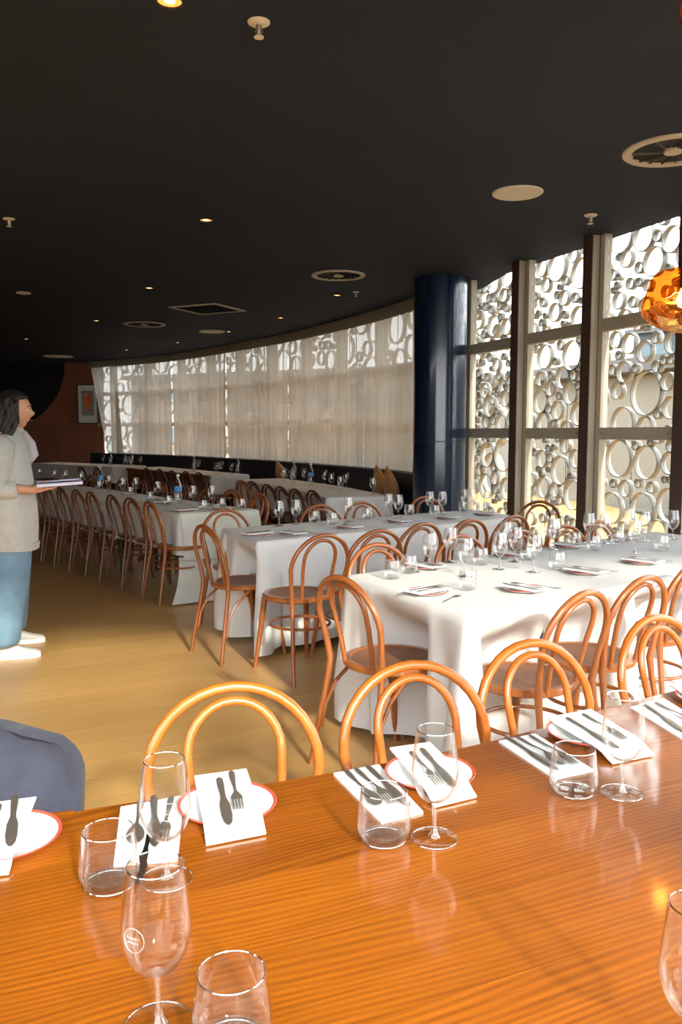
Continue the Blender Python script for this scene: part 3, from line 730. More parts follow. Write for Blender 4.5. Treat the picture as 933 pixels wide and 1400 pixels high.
chair('brown bentwood chair at the window end of the middle white table', (738, 684), -140, 'brown', 'brace', 'T2', g)
for i, (hp, az) in enumerate((((309, 695), 146), ((439, 689), 150), ((497, 685), 145), ((583, 678), 150))):
    chair('%s brown bentwood chair from the left, far side of the middle white table' % ORD[i], hp, az, 'brown', 'ring', 'T2', g)
g = 'brown bentwood chairs at the long white table'
AX3 = Vector((-0.62, 0.785)).normalized(); p = None
for i in range(13):
    hp = ((213, 684), (185, 679), (160, 675), (131, 671), (111, 668), (90, 665.5))[i] if i < 6 else None
    h = Vector((math.sin(math.radians(54)), math.cos(math.radians(54))))
    p = un(*hp, 0.84) + h * 0.22 if hp else p + AX3 * 0.425
    chair('%s brown bentwood chair from the near end, aisle side of the long white table' % ORD[i], None, 54 + random.uniform(-4, 4), 'brown_shaded' if i else 'brown', 'ring', 'T3', g, xy=p)
p = None
for i in range(9):
    hp = ((349, 674), (313, 669))[i] if i < 2 else None
    h = Vector((math.sin(math.radians(-126)), math.cos(math.radians(-126))))
    p = un(*hp, 0.84) + h * 0.22 if hp else p + AX3 * 0.52
    chair('%s brown bentwood chair from the near end, curtain side of the long white table' % ORD[i], None, -126 + random.uniform(-6, 6), 'brown_shaded' if i > 1 else 'brown', 'ring', 'T3', g, xy=p)
g = 'dark bentwood chairs at the banquette tables'
for i, hp in enumerate(((430, 669), (406, 667), (386, 664), (368, 661), (347, 657), (333, 656))):
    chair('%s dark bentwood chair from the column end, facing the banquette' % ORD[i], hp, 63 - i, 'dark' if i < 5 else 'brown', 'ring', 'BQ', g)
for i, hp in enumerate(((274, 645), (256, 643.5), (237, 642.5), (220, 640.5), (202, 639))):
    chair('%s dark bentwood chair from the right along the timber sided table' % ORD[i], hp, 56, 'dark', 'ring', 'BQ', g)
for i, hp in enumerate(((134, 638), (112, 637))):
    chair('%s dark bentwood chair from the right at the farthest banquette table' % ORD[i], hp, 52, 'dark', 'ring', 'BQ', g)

# upholstered chair at the left end of the timber table
az = 172; h = Vector((math.sin(math.radians(az)), math.cos(math.radians(az)))); uc = Vector((-0.81, 1.53))
up = thing('upholstered_chair', 'dark grey blue velvet chair with rounded back at left edge', 'chair', (uc.x, uc.y, 0), head(h))
mb = MB(); rows_o, nn, mm = [], 30, 16
def shell(u, v, th):
    """u -1..1 across, v 0..1 up"""
    hw = 0.265 + 0.015 * v; cr = 0.13
    x = u * hw; z = 0.40 + v * 0.358
    if v > 1 - cr / 0.43:
        dv = (v - (1 - cr / 0.43)) / (cr / 0.43); lim = hw - cr + cr * math.sqrt(max(0, 1 - dv * dv)); x = u * lim
    y = -0.20 - 0.05 * v + 0.07 * abs(u) ** 2.6 + th
    return (x, y, z)
rows = []
for i in range(mm + 1):
    v = i / mm; rows.append([shell(-1 + 2 * j / nn, v, -0.028) for j in range(nn + 1)] + [shell(1 - 2 * j / nn, v, 0.028) for j in range(nn + 1)])
mb.ring_loft(rows)
bk = link('backrest', mb.mesh('backrest', 'chair_velvet', angle=60), up); sm = bk.modifiers.new('soft', 'BEVEL'); sm.width = 0.016; sm.segments = 3; sm.limit_method = 'ANGLE'
st = MB(); st.lathe([(0.0, 0.36), (0.24, 0.36), (0.262, 0.385), (0.266, 0.43), (0.245, 0.462), (0.12, 0.475), (0, 0.478)], 36)
link('seat', st.mesh('seat', 'chair_velvet'), up)
for sx_ in (-1, 1):
    for sy_ in (-1, 1):
        link('leg', MB().tube([(sx_*0.17, sy_*0.16, 0.365), (sx_*0.21, sy_*0.2, 0.0)], [0.017, 0.01], 10).mesh('leg', 'frame_black'), up)

# ================================================================== TIMBER TABLE (nearest)
TZ = 0.75
te = Vector((math.sin(math.radians(66)), math.cos(math.radians(66)))); tn = Vector((-te.y, te.x))
epts = [un(x, y, TZ) for x, y in ((20, 1117), (64, 1112), (164, 1100), (372, 1072), (440, 1059), (659, 1019), (870, 957))]
ev = sorted([(p.dot(te), p.dot(tn)) for p in epts])
def vfar(u):
    if u <= ev[0][0]: sl = (ev[2][1] - ev[0][1]) / (ev[2][0] - ev[0][0]); return ev[0][1] + sl * (u - ev[0][0])
    if u >= ev[-1][0]: sl = (ev[-1][1] - ev[-2][1]) / (ev[-1][0] - ev[-2][0]); return ev[-1][1] + sl * (u - ev[-1][0]) * 0.6
    for a, b in zip(ev, ev[1:]):
        if a[0] <= u <= b[0]: return a[1] + (b[1] - a[1]) * (u - a[0]) / (b[0] - a[0])
def vs(u): return sum(vfar(u + k * 0.04) for k in range(-4, 5)) / 9
U0, U1 = -0.95, 2.15
vmax = max(vs(U0 + (U1 - U0) * k / 60) for k in range(61)); vmin = vs(0.3) - 0.98
table = thing('timber_table', 'glossy orange brown timber dining table in the foreground', 'table', (0, 0, 0))
bw = 0.165; v = vmax; ta = math.atan2(te.y, te.x)
while v > vmin + 0.02:
    lo = max(vmin, v - bw); top, bot = [], []
    for k in range(81):
        u = U0 + (U1 - U0) * k / 80; t_ = min(v, vs(u))
        if t_ > lo + 0.004: top.append((u, t_ - 0.0004)); bot.append((u, lo + 0.0004))
    # keep contiguous runs
    runs, cur = [], []
    for a_, b_ in zip(top, bot):
        if cur and a_[0] - cur[-1][0][0] > 0.05: runs.append(cur); cur = []
        cur.append((a_, b_))
    if cur: runs.append(cur)
    for r in runs:
        if len(r) < 3: continue
        poly = [q[1] for q in r] + [q[0] for q in reversed(r)]
        uo = r[0][1][0]; vo = lo
        me = MB().prism([(a_ - uo, b_ - vo) for a_, b_ in poly], -0.038, 0.0).mesh('board', 'table_wood', smooth=False)
        w0 = te * uo + tn * vo
        link('board', me, table, (w0.x, w0.y, TZ), ta)
    v = lo
for u, vv in ((-0.75, 0.12), (-0.75, 0.8), (1.9, 0.12), (1.9, 0.8)):
    q = te * u + tn * (vmin + vv); link('leg', MB().box((0, 0, 0.356), (0.08, 0.08, 0.712)).mesh('leg', 'table_wood', bevel=0.006), table, (q.x, q.y, 0), ta)
q = te * 0.6 + tn * (vmin + 0.45)
link('apron', MB().box((0, 0, 0.67), (2.6, 0.6, 0.08)).mesh('apron', 'table_wood', smooth=False), table, (q.x, q.y, 0), ta)

# ================================================================== CLOTHED TABLES
WZ = 0.73
def smooth01(x): x = max(0.0, min(1.0, x)); return x * x * (3 - 2 * x)
def drape(quad, ztop, drops, obst=(), m='cloth', fold=0.016, seed=0, hem_noise=0.0):
    Q = [Vector(q) for q in quad]; rnd = random.Random(seed); per = []
    cen = sum(Q, Vector((0, 0))) / 4
    for i in range(4):
        a, b = Q[i], Q[(i + 1) % 4]; L = (b - a).length; n = max(10, int(L * 40)); d = (b - a).normalized(); nr = Vector((d.y, -d.x))
        dp = (Q[i] - Q[i - 1]).normalized(); npv = Vector((dp.y, -dp.x)); dn = (Q[(i + 2) % 4] - b).normalized(); nnx = Vector((dn.y, -dn.x))
        for k in range(n):
            t = k / n * L; e0, e1 = t, L - t; nv = nr.copy(); R = 0.05
            if e0 < R: nv = (nr * (0.5 + 0.5 * e0 / R) + npv * (0.5 - 0.5 * e0 / R)).normalized()
            elif e1 < R: nv = (nr * (0.5 + 0.5 * e1 / R) + nnx * (0.5 - 0.5 * e1 / R)).normalized()
            dr = drops[i]
            if e0 < 0.07: dr = dr * (0.5 + 0.5 * e0 / 0.07) + drops[i - 1] * (0.5 - 0.5 * e0 / 0.07)
            elif e1 < 0.07: dr = dr * (0.5 + 0.5 * e1 / 0.07) + drops[(i + 1) % 4] * (0.5 - 0.5 * e1 / 0.07)
            per.append((a + d * t, nv, nr, dr, min(e0, e1), t + i * 7.3, i))
    rows = []
    for f in (0.06, 0.35, 0.62, 0.82, 0.94, 0.985, 1.0):
        rows.append([(cen.x + (p.x - cen.x) * f, cen.y + (p.y - cen.y) * f, ztop + (0.0 if f > 0.99 else 0.0012 * math.sin(9 * p.x * f + seed) * math.sin(7 * p.y * f)) + (0.0 if f < 1 else -0.002)) for p, *_ in per])
    NS = 16; ph = [rnd.uniform(0, 6.28) for _ in range(6)]
    for r in range(1, NS + 1):
        s = r / NS; row = []
        for (p, nv, nr, dr, ce, u, i) in per:
            z = ztop - dr * s * (1 - hem_noise * s * (0.5 + 0.5 * math.sin(u * 3.1 + ph[5])))
            depth = ztop - z
            w = fold * (math.sin(u * 11 + ph[0] + 1.2 * math.sin(u * 2.3 + ph[1])) + 0.7 * math.sin(u * 23 + ph[2] + 1.5 * s) + 0.5 * math.sin(u * 5 - s * 1.5 + ph[3]) + 0.35 * math.sin(u * 41 + ph[4]))
            g1 = math.exp(-(ce / 0.075) ** 2); g2 = math.exp(-((ce - 0.17) / 0.06) ** 2)
            dd = min(1.0, depth / 0.5)
            off = 0.006 + 0.018 * dd + w * smooth01(depth / 0.3) + dd * (0.06 * g1 - 0.03 * g2)
            q = p + nv * off
            for (ox, oy, orr) in obst:
                c = Vector((ox, oy)); e = q - c
                if e.length < orr + 0.02:
                    al = e.dot(nr); pe2 = max(0.0, e.length_squared - al * al); rr = (orr + 0.02) ** 2 - pe2
                    if rr > 0:
                        push = al + math.sqrt(rr)
                        q = q - nr * push * smooth01((depth - 0.03) / 0.2) * (1 if push < 0.36 else 0)
            row.append((q.x, q.y, max(0.006, z)))
        rows.append(row)
    return MB().grid(rows, closed=True)
def fill_top(mb_): return mb_
def cloth_table(tname, quad, drops, label_t, label_c, m='cloth', seed=0, obst=None, hem=0.02, fold=0.016):
    Q = [Vector(q) for q in quad]; cen = sum(Q, Vector((0, 0))) / 4
    t = thing('banquet_table', label_t, 'table', (cen.x, cen.y, 0), 0, 'tables under cloths')
    ins = [(cen + (q - cen) * 0.985 - cen) for q in Q]
    link('tabletop', MB().prism([(q.x, q.y) for q in ins], WZ - 0.03, WZ - 0.004).mesh('tabletop', 'panel_wood', smooth=False), t)
    for q in Q:
        e = (q - cen) * 0.5
        link('leg', MB().tube([(e.x, e.y, WZ - 0.03), (e.x, e.y, 0)], 0.02, 10).mesh('leg', 'dark_steel'), t)
    mb_ = drape(quad, WZ, drops, SEATS.get(tname, []) if obst is None else obst, m, seed=seed, hem_noise=hem, fold=fold)
    nfirst = sum(max(10, int((Q[(i+1) % 4] - Q[i]).length * 40)) for i in range(4))
    mb_.f.append(tuple(range(nfirst)))
    tag(link('tablecloth', mb_.mesh('tablecloth', m, angle=180)), label_c, 'tablecloth', 'tablecloths')
QT1 = [(0.46, 2.94), (2.56, 4.65), (2.13, 5.54), (0.03, 3.83)]
QT2 = [(-0.51, 5.00), (1.42, 6.50), (1.15, 7.12), (-0.82, 5.70)]
QT3 = [(-1.33, 6.76), (-0.72, 7.08), (-0.72 + AX3.x * 6.4, 7.08 + AX3.y * 6.4), (-1.33 + AX3.x * 6.4, 6.76 + AX3.y * 6.4)]
cloth_table('T1', QT1, (0.69, 0.69, 0.69, 0.70), 'banquet table hidden under the front white cloth', 'white cloth to the floor on the front banquet table', seed=3)
cloth_table('T2', QT2, (0.71, 0.70, 0.68, 0.70), 'banquet table hidden under the middle white cloth', 'white cloth on the middle banquet table, column to aisle', seed=5, hem=0.05)
cloth_table('T3', QT3, (0.36, 0.33, 0.33, 0.33), 'long banquet table running away on the left', 'pale cloth along the whole long table on the left', seed=8, m='cloth', obst=[], fold=0.007)
# second, sage-white cloth over the near end of the long table, hanging to the floor
ax, cx_ = AX3, (Vector((-0.72, 7.08)) - Vector((-1.33, 6.76))).normalized()
qa = Vector((-1.33, 6.76)) - ax * 0.012; qb = qa + cx_ * 0.40
mb = MB(); rows = []
for r in range(0, 26):
    s = r / 25; row = []
    for k in range(21):
        f = k / 20
        z = WZ - 0.36 - 0.355 * s; fl = 0.03 + 0.05 * s + 0.10 * s * s
        q = qa - cx_ * (0.03 + 0.14 * s * s * (1 - f)) + cx_ * f * 0.44 - ax * (fl + 0.012 * math.sin(f * 9 + s) * s)
        row.append((q.x, q.y, max(0.008, z)))
    rows.append(row)
o = link('table_runner', mb.grid(rows).mesh('table_runner', 'sage_cloth', angle=180))
tag(o, 'sage grey under cloth trailing to the floor at the long table end', 'tablecloth')
rows = []
for r in range(0, 22):
    s = r / 21; row = []
    for k in range(31):
        f = k / 30; L = 0.69
        if s < 0.45: q = qa + cx_ * f * L + ax * (0.30 * (0.45 - s) / 0.45) - ax * 0.006; z = WZ + 0.004
        else:
            s2 = (s - 0.45) / 0.55; q = qa + cx_ * f * L - ax * (0.012 + 0.045 * min(1, s2 * 2) + 0.006 * math.sin(f * 22) * s2); z = WZ + 0.004 - 0.385 * s2
        row.append((q.x, q.y, z))
    rows.append(row)
o = link('table_overlay', MB().grid(rows).mesh('table_overlay', 'sage_cloth', angle=180))
tag(o, 'sage white cloth overlay folded across the near end of the long table', 'tablecloth')

# tables along the banquette
def bq_quad(s0, s1, o0=0.80, o1=1.50):
    a, _, _ = curve(s0, o1); b, _, _ = curve(s0, o0); c, _, _ = curve(s1, o0); d, _, _ = curve(s1, o1)
    return [a, b, c, d]
cloth_table('B1', bq_quad(0.0, 1.65), (0.34, 0.3, 0.34, 0.34), 'banquette table nearest the navy column', 'pale cloth on the banquette table nearest the navy column', seed=11, obst=[], m='cloth', fold=0.008)
cloth_table('B2', bq_quad(1.75, 3.75), (0.34, 0.3, 0.34, 0.34), 'second banquette table behind the dark chairs', 'pale cloth on the second banquette table from the column', seed=12, obst=[], m='cloth', fold=0.008)
cloth_table('B4', bq_quad(9.3, 12.6), (0.34, 0.3, 0.34, 0.30), 'banquette table farthest away by the picture', 'pale cloth on the farthest banquette table', seed=13, obst=[], m='cloth', fold=0.008)
qd = bq_quad(5.0, 8.6); cen = sum(qd, Vector((0, 0))) / 4
t = thing('timber_sided_table', 'table with bare brown timber side by the banquette middle', 'table', (cen.x, cen.y, 0))
link('tabletop', MB().prism([(p.x - cen.x, p.y - cen.y) for p in qd], WZ - 0.05, WZ - 0.004).mesh('tabletop', 'panel_wood', smooth=False), t)
ins = [cen + (p - cen) * 0.97 for p in qd]
link('side_panel', MB().prism([(p.x - cen.x, p.y - cen.y) for p in ins], 0.35, WZ - 0.05).mesh('side_panel', 'panel_wood', smooth=False), t)
for p in qd:
    e_ = (p - cen) * 0.9; link('leg', MB().tube([(e_.x, e_.y, 0.36), (e_.x, e_.y, 0)], 0.025, 10).mesh('leg', 'dark_steel'), t)
a, b, c, d = qd
run = [a.lerp(b, 0.10), b, c, d.lerp(c, 0.10)]
mb = drape([(p.x, p.y) for p in run], WZ, (0.30, 0.02, 0.02, 0.015), [], seed=14, fold=0.004)
mb.f.append(tuple(range(sum(max(10, int((run[(i+1) % 4] - run[i]).length * 40)) for i in range(4)))))
tag(link('table_runner', mb.mesh('table_runner', 'cloth', angle=180)), 'pale runner cloth on the timber sided banquette table', 'tablecloth')

# ================================================================== TABLEWARE
def wine_profile(hh=0.18, rb=0.037):
    out = [(0.006, 0.062), (0.016, 0.065), (0.028, 0.078), (rb, 0.105), (rb * 0.985, 0.125), (rb * 0.90, 0.155), (rb * 0.80, 0.180)]
    inn = [(r - 0.0011, z + (0.0014 if i < 3 else 0)) for i, (r, z) in enumerate(out)][1:]
    return out, inn
def smooth_prof(P, per=4):
    return [tuple(v) for v in catmull(P, per)]
def wine_parts(n=36, per=4):
    out, inn = wine_profile()
    o2 = smooth_prof(out, per); i2 = smooth_prof(inn, per)
    bowl = MB().lathe(o2 + [(o2[-1][0] - 0.0005, 0.1806)] + list(reversed(i2)) + [(0.0, i2[0][1] - 0.0008)], n, cap0=False)
    rim = MB().tube([((o2[-1][0] - 0.0005) * math.cos(2*PI*k/n), (o2[-1][0] - 0.0005) * math.sin(2*PI*k/n), 0.1804) for k in range(n)], 0.0008, 6, closed=True)
    stem = MB().lathe([(0.0105, 0.004), (0.006, 0.010), (0.0036, 0.022), (0.0034, 0.048), (0.0046, 0.058), (0.0065, 0.063)], 14, cap0=False, cap1=False)
    foot = MB().lathe([(0.0, 0.0), (0.036, 0.0), (0.0375, 0.0012), (0.036, 0.0024), (0.02, 0.0036), (0.010, 0.0055), (0.0, 0.006)], n)
    return bowl, stem, foot, rim
b_, s_, f_, r_ = wine_parts()
WINE = {'rim': r_.mesh('rim', 'glass_rim'), 'bowl': b_.mesh('bowl', 'glassware', angle=70), 'stem': s_.mesh('stem', 'glassware_far', angle=70), 'foot': f_.mesh('foot', 'glassware_foot', angle=50)}
def far_glass(n=24):
    out, _ = wine_profile(); mb_ = MB()
    mb_.lathe([(0.0, 0.0), (0.036, 0.001), (0.010, 0.005), (0.0036, 0.018), (0.0036, 0.055)] + out, n, cap0=False, cap1=False)
    return mb_
FARW = far_glass().mesh('wine_glass', 'glassware_far', angle=70)
tpro = [(0.0, 0.0), (0.026, 0.0), (0.034, 0.004), (0.0415, 0.018), (0.0425, 0.034), (0.040, 0.058), (0.0365, 0.084)]
tinn = [(0.0, 0.011), (0.024, 0.0115), (0.034, 0.016), (0.0400, 0.026), (0.0405, 0.036), (0.0386, 0.058), (0.0353, 0.0838)]
TUMB = MB().lathe([tpro[0]] + smooth_prof(tpro[1:], 4) + list(reversed(smooth_prof(tinn[1:], 4))) + [tinn[0]], 40, cap0=False, cap1=False).mesh('tumbler_wall', 'glassware', angle=60)
FART = MB().lathe(tpro, 16, cap1=False).mesh('tumbler', 'glassware_far', angle=60)
def emblem(az, zc=0.118, rr=0.0125):
    out, _ = wine_profile(); P = smooth_prof(out, 4)
    def R(z):
        for (r0, z0), (r1, z1) in zip(P, P[1:]):
            if z0 <= z <= z1: return r0 + (r1 - r0) * (z - z0) / (z1 - z0 + 1e-9)
        return P[-1][0]
    def pt(a, b): z = zc + b; r = R(z) + 0.0006; th = az + a / r; return (r * math.cos(th), r * math.sin(th), z)
    mb_ = MB(); mb_.tube([pt(rr * math.cos(2*PI*k/28), rr * math.sin(2*PI*k/28)) for k in range(28)], 0.00028, 5, closed=True)
    for row, w in ((0.0022, 0.0085), (-0.002, 0.007)):
        for k in range(6):
            a0 = -w + 2 * w * k / 6; mb_.tube([pt(a0, row - 0.0011), pt(a0 + w * 0.12, row + 0.0012), pt(a0 + w * 0.2, row - 0.0009)], 0.0002, 4)
    return mb_.mesh('etched_emblem', 'etch')
FRIM = MB().tube([(0.0368 * math.cos(2*PI*k/36), 0.0368 * math.sin(2*PI*k/36), 0.0013) for k in range(36)], 0.0007, 6, closed=True).mesh('foot_rim', 'glass_rim')
def wine(label, xy, z, group, near=True, etch=None, sc=1.0):
    z += 0.0008
    if near:
        t = thing('wine_glass', label, 'wine glass', (xy[0], xy[1], z), 0, group); t.scale = (sc, sc, sc)
        bo = link('bowl', WINE['bowl'], t); link('rim', WINE['rim'], bo); link('stem', WINE['stem'], t); link('foot_rim', FRIM, link('foot', WINE['foot'], t))
        if etch is not None: link('etched_emblem', emblem(etch), bo)
    else:
        t = tag(link('wine_glass', FARW, None, (xy[0], xy[1], z), random.random() * 6), label, 'wine glass', group); t.scale = (sc, sc, sc)
    return t
TRIM = MB().tube([(0.0359 * math.cos(2*PI*k/40), 0.0359 * math.sin(2*PI*k/40), 0.0841) for k in range(40)], 0.0009, 6, closed=True).mesh('rim', 'glass_rim')
TBASE = MB().lathe([(0.0, 0.0), (0.026, 0.0), (0.0335, 0.0042), (0.036, 0.0085), (0.030, 0.0105), (0.0, 0.0108)], 40).mesh('thick_base', 'glassware', angle=60)
TBR = MB().tube([(0.0345 * math.cos(2*PI*k/40), 0.0345 * math.sin(2*PI*k/40), 0.0048) for k in range(40)], 0.0011, 6, closed=True).mesh('base_rim', 'glass_rim')
def tumbler(label, xy, z, group, near=True):
    z += 0.0008
    if not near: return tag(link('tumbler', FART, None, (xy[0], xy[1], z), 0), label, 'tumbler', group)
    t = thing('tumbler', label, 'tumbler', (xy[0], xy[1], z), 0, group); link('wall', TUMB, t); link('rim', TRIM, t); link('base_rim', TBR, link('thick_base', TBASE, t)); return t
PLATE_R = 0.0855
PL = MB().lathe([(0, 0.004), (0.05, 0.004), (0.062, 0.0065), (PLATE_R - 0.006, 0.0125), (PLATE_R - 0.006, 0.0095), (0.055, 0.0), (0, 0.0)], 48, cap0=False, cap1=False).mesh('plate_body', 'porcelain')
PLR = MB().lathe([(PLATE_R - 0.006, 0.0095), (PLATE_R - 0.006, 0.0127), (PLATE_R - 0.001, 0.0148), (PLATE_R, 0.014), (PLATE_R - 0.002, 0.0115)], 48, cap0=False, cap1=False).mesh('rim_band', 'red_rim')
def plate(label, xy, z, group):
    t = thing('side_plate', label, 'plate', (xy[0], xy[1], z), 0, group); link('plate_body', PL, t); link('rim_band', PLR, t); return t
def cut(m):
    """fork, knife and spoon, lying along local y with the handle at +y"""
    K = {}
    def ribbon(profile, th, curve_z):
        rows = []
        for (y, w) in profile:
            z = curve_z(y); rows.append([(-w, y, z), (0, y, z + th * 1.2), (w, y, z), (0, y, z - th * 0.4)])
        return MB().ring_loft(rows)
    hz = lambda y: 0.003 + 0.004 * math.exp(-((y + 0.02) / 0.03) ** 2)
    hp_ = [(0.084, 0.0028), (0.080, 0.0052), (0.06, 0.0056), (0.03, 0.0036), (0.0, 0.0026), (-0.012, 0.0028)]
    fk = ribbon(hp_ + [(-0.022, 0.0062), (-0.032, 0.0098), (-0.042, 0.0102)], 0.0012, hz)
    for k in range(4):
        x = -0.0078 + 0.0052 * k; fk.tube([(x, -0.041, hz(-0.041)), (x, -0.06, 0.0042), (x * 0.95, -0.078, 0.0035)], [0.0016, 0.0015, 0.0009], 5)
    K['fork'] = fk.mesh('fork', m)
    K['knife'] = ribbon([(0.090, 0.003), (0.086, 0.0058), (0.06, 0.0062), (0.02, 0.0046), (0.005, 0.0050), (-0.02, 0.0088), (-0.06, 0.0092), (-0.085, 0.0070), (-0.098, 0.0016)], 0.0014, lambda y: 0.003).mesh('knife', m)
    K['spoon'] = ribbon(hp_ + [(-0.02, 0.0045), (-0.032, 0.0105), (-0.046, 0.0142), (-0.060, 0.0138), (-0.072, 0.0085), (-0.077, 0.002)], 0.0012, hz).mesh('spoon', m)
    return K
CUT = cut('steel'); CUTD = cut('dark_steel')
def cutlery(kind, label, xy, z, ang, group, K=None):
    return tag(link(kind, (K or CUT)[kind], None, (xy[0], xy[1], z), ang), label, 'cutlery', group)
def napkin(label, quad, z0, group, th=0.005, sag=None):
    """folded napkin of several layers; sag(f) lifts it where it lies over a plate"""
    a, b, c, d = [Vector(q) for q in quad]; rows = []; n = 14
    for i in range(n + 1):
        f = i / n; l, r = a.lerp(d, f), b.lerp(c, f); lift = sag(f) if sag else 0.0
        rows.append([(l.x, l.y, z0 + lift), (r.x, r.y, z0 + lift), (r.x, r.y, z0 + lift + th), (l.x, l.y, z0 + lift + th)])
    t = link('napkin', MB().ring_loft(rows).mesh('napkin', 'napkin', smooth=False))
    return tag(t, label, 'napkin', group)

# ---- the four place settings on the timber table
PZ = 0.757
U = lambda x, y, z=PZ: un(x, y, z)
gW, gT, gP, gN, gC = 'wine glasses on the timber table', 'tumblers on the timber table', 'red rimmed plates on the timber table', 'napkins on the timber table', 'cutlery on the timber table'
wine('stemmed wine glass standing in front of the red rimmed plate in the middle', U(594, 1147, TZ), TZ, gW, etch=math.radians(245))
wine('stemmed wine glass behind the frontmost glass at left', U(228, 1203, TZ), TZ, gW, etch=math.radians(290))
wine('stemmed wine glass standing right of the rightmost tumbler', U(850, 1085, TZ), TZ, gW, etch=math.radians(205))
wine('tall frontmost wine glass at the bottom left of the timber table', U(217, 1404, TZ), TZ, gW, etch=math.radians(245), sc=1.03)
wine('wine glass cut off by the bottom right picture corner', U(948, 1470, TZ), TZ, gW)
tumbler('rounded tumbler left of the standing wine glass at left', U(150, 1212, TZ), TZ, gT)
tumbler('rounded tumbler in front of the cutlery napkin in the middle', U(525, 1150, TZ), TZ, gT)
tumbler('rounded tumbler to the right of the timber table middle', U(784, 1085, TZ), TZ, gT)
tumbler('tumbler cut by the bottom picture edge', U(318, 1432, TZ), TZ, gT)
def setting(quad_px, plate_px, items, key, dark=None):
    """items: (kind, fraction across, fraction along)"""
    q = [U(*p) for p in quad_px]; on = plate_px is not None
    if on: plate('red rimmed white plate ' + key, U(*plate_px), TZ, gP)
    base = TZ + (0.0150 if on else 0.0004)
    def sag(f): return 0.0 if not on else -0.0125 * smooth01((f - 0.80) / 0.2) - 0.004 * math.sin(PI * min(1, f / 0.8)) * 0
    napkin(('folded white napkin on the plate ' if on else 'folded white napkin ') + key, q, base, gN, th=0.004, sag=sag)
    ax_ = ((q[3] + q[2]) / 2 - (q[0] + q[1]) / 2); an = math.atan2(ax_.y, ax_.x) + PI / 2
    for kind, fx, fy in items:
        p = (q[0].lerp(q[1], fx)).lerp(q[3].lerp(q[2], fx), fy)
        cutlery(kind, 'steel %s on the napkin %s' % (kind, key), p, base + 0.0042, an + random.uniform(-0.06, 0.06), gC)
    return q
setting([(266, 1069), (337, 1059), (364, 1137), (282, 1153)], (311, 1101), (('knife', 0.42, 0.52), ('fork', 0.66, 0.40)), 'behind the left wine glasses')
setting([(165, 1101), (252, 1085), (243, 1172), (155, 1180)], None, (('spoon', 0.30, 0.36), ('knife', 0.56, 0.36), ('fork', 0.76, 0.40)), 'behind the left tumbler')
cutlery('knife', 'black handled knife standing between left tumbler and wine glass', U(199, 1165, TZ), TZ + 0.001, 0.1, gC, CUTD)
setting([(533, 1030), (588, 1022), (652, 1087), (594, 1101)], (588, 1058), (('fork', 0.34, 0.52), ('knife', 0.62, 0.52)), 'behind the middle wine glass')
setting([(456, 1055), (518, 1043), (579, 1107), (522, 1122)], None, (('spoon', 0.24, 0.40), ('fork', 0.50, 0.42), ('knife', 0.76, 0.44)), 'behind the middle tumbler')
setting([(748, 988), (808, 976), (895, 1030), (838, 1042)], (803, 1003), (('knife', 0.30, 0.5), ('fork', 0.68, 0.45)), 'behind the right wine glass')
setting([(682, 1011), (732, 1001), (812, 1050), (760, 1062)], None, (('knife', 0.25, 0.40), ('spoon', 0.5, 0.42), ('fork', 0.78, 0.46)), 'behind the right tumbler')
setting([(862, 965), (908, 953), (985, 1000), (940, 1012)], None, (('knife', 0.3, 0.45), ('fork', 0.7, 0.45)), 'at the right picture edge')
setting([(915, 942), (965, 932), (1040, 975), (990, 988)], (975, 956), (), 'cut by the right picture edge')
setting([(-50, 1112), (50, 1098), (12, 1192), (-60, 1200)], (8, 1146), (('fork', 0.50, 0.45), ('knife', 0.78, 0.36)), 'at the left picture edge')

# ---- glasses, bottles and places on the clothed tables
def rowlab(kind, i, tbl): return '%s %s from the left on %s' % (ORD[i] if i < 20 else 'twentieth', kind, tbl)
def bottle_parts():
    body = MB().lathe([(0, 0), (0.034, 0.0), (0.037, 0.006), (0.037, 0.15), (0.03, 0.18), (0.015, 0.215), (0.0135, 0.25), (0.0145, 0.252)], 18, cap0=False).mesh('bottle_body', 'glassware_far', angle=60)
    lab = MB().lathe([(0.0378, 0.11), (0.0378, 0.155)], 18, cap0=False, cap1=False).mesh('paper_label', 'bottle_label')
    cap = MB().lathe([(0.0155, 0.248), (0.016, 0.27), (0, 0.272)], 14).mesh('cap', 'white_plastic')
    return body, lab, cap
BT = bottle_parts()
def bottle(label, xy, z, lab=True):
    t = thing('water_bottle', label, 'bottle', (xy[0], xy[1], z), 0, 'water bottles'); link('bottle_body', BT[0], t); link('cap', BT[2], t)
    if lab: link('paper_label', BT[1], t)
def inside(q, poly, m=0.05):
    """pull a point inside a convex quad (counter-clockwise) by m"""
    q = Vector(q)
    for _ in range(3):
        for i in range(4):
            a, b = Vector(poly[i]), Vector(poly[(i + 1) % 4]); d = (b - a).normalized(); n = Vector((-d.y, d.x)); k = (q - a).dot(n)
            if k < m: q += n * (m - k)
    return q
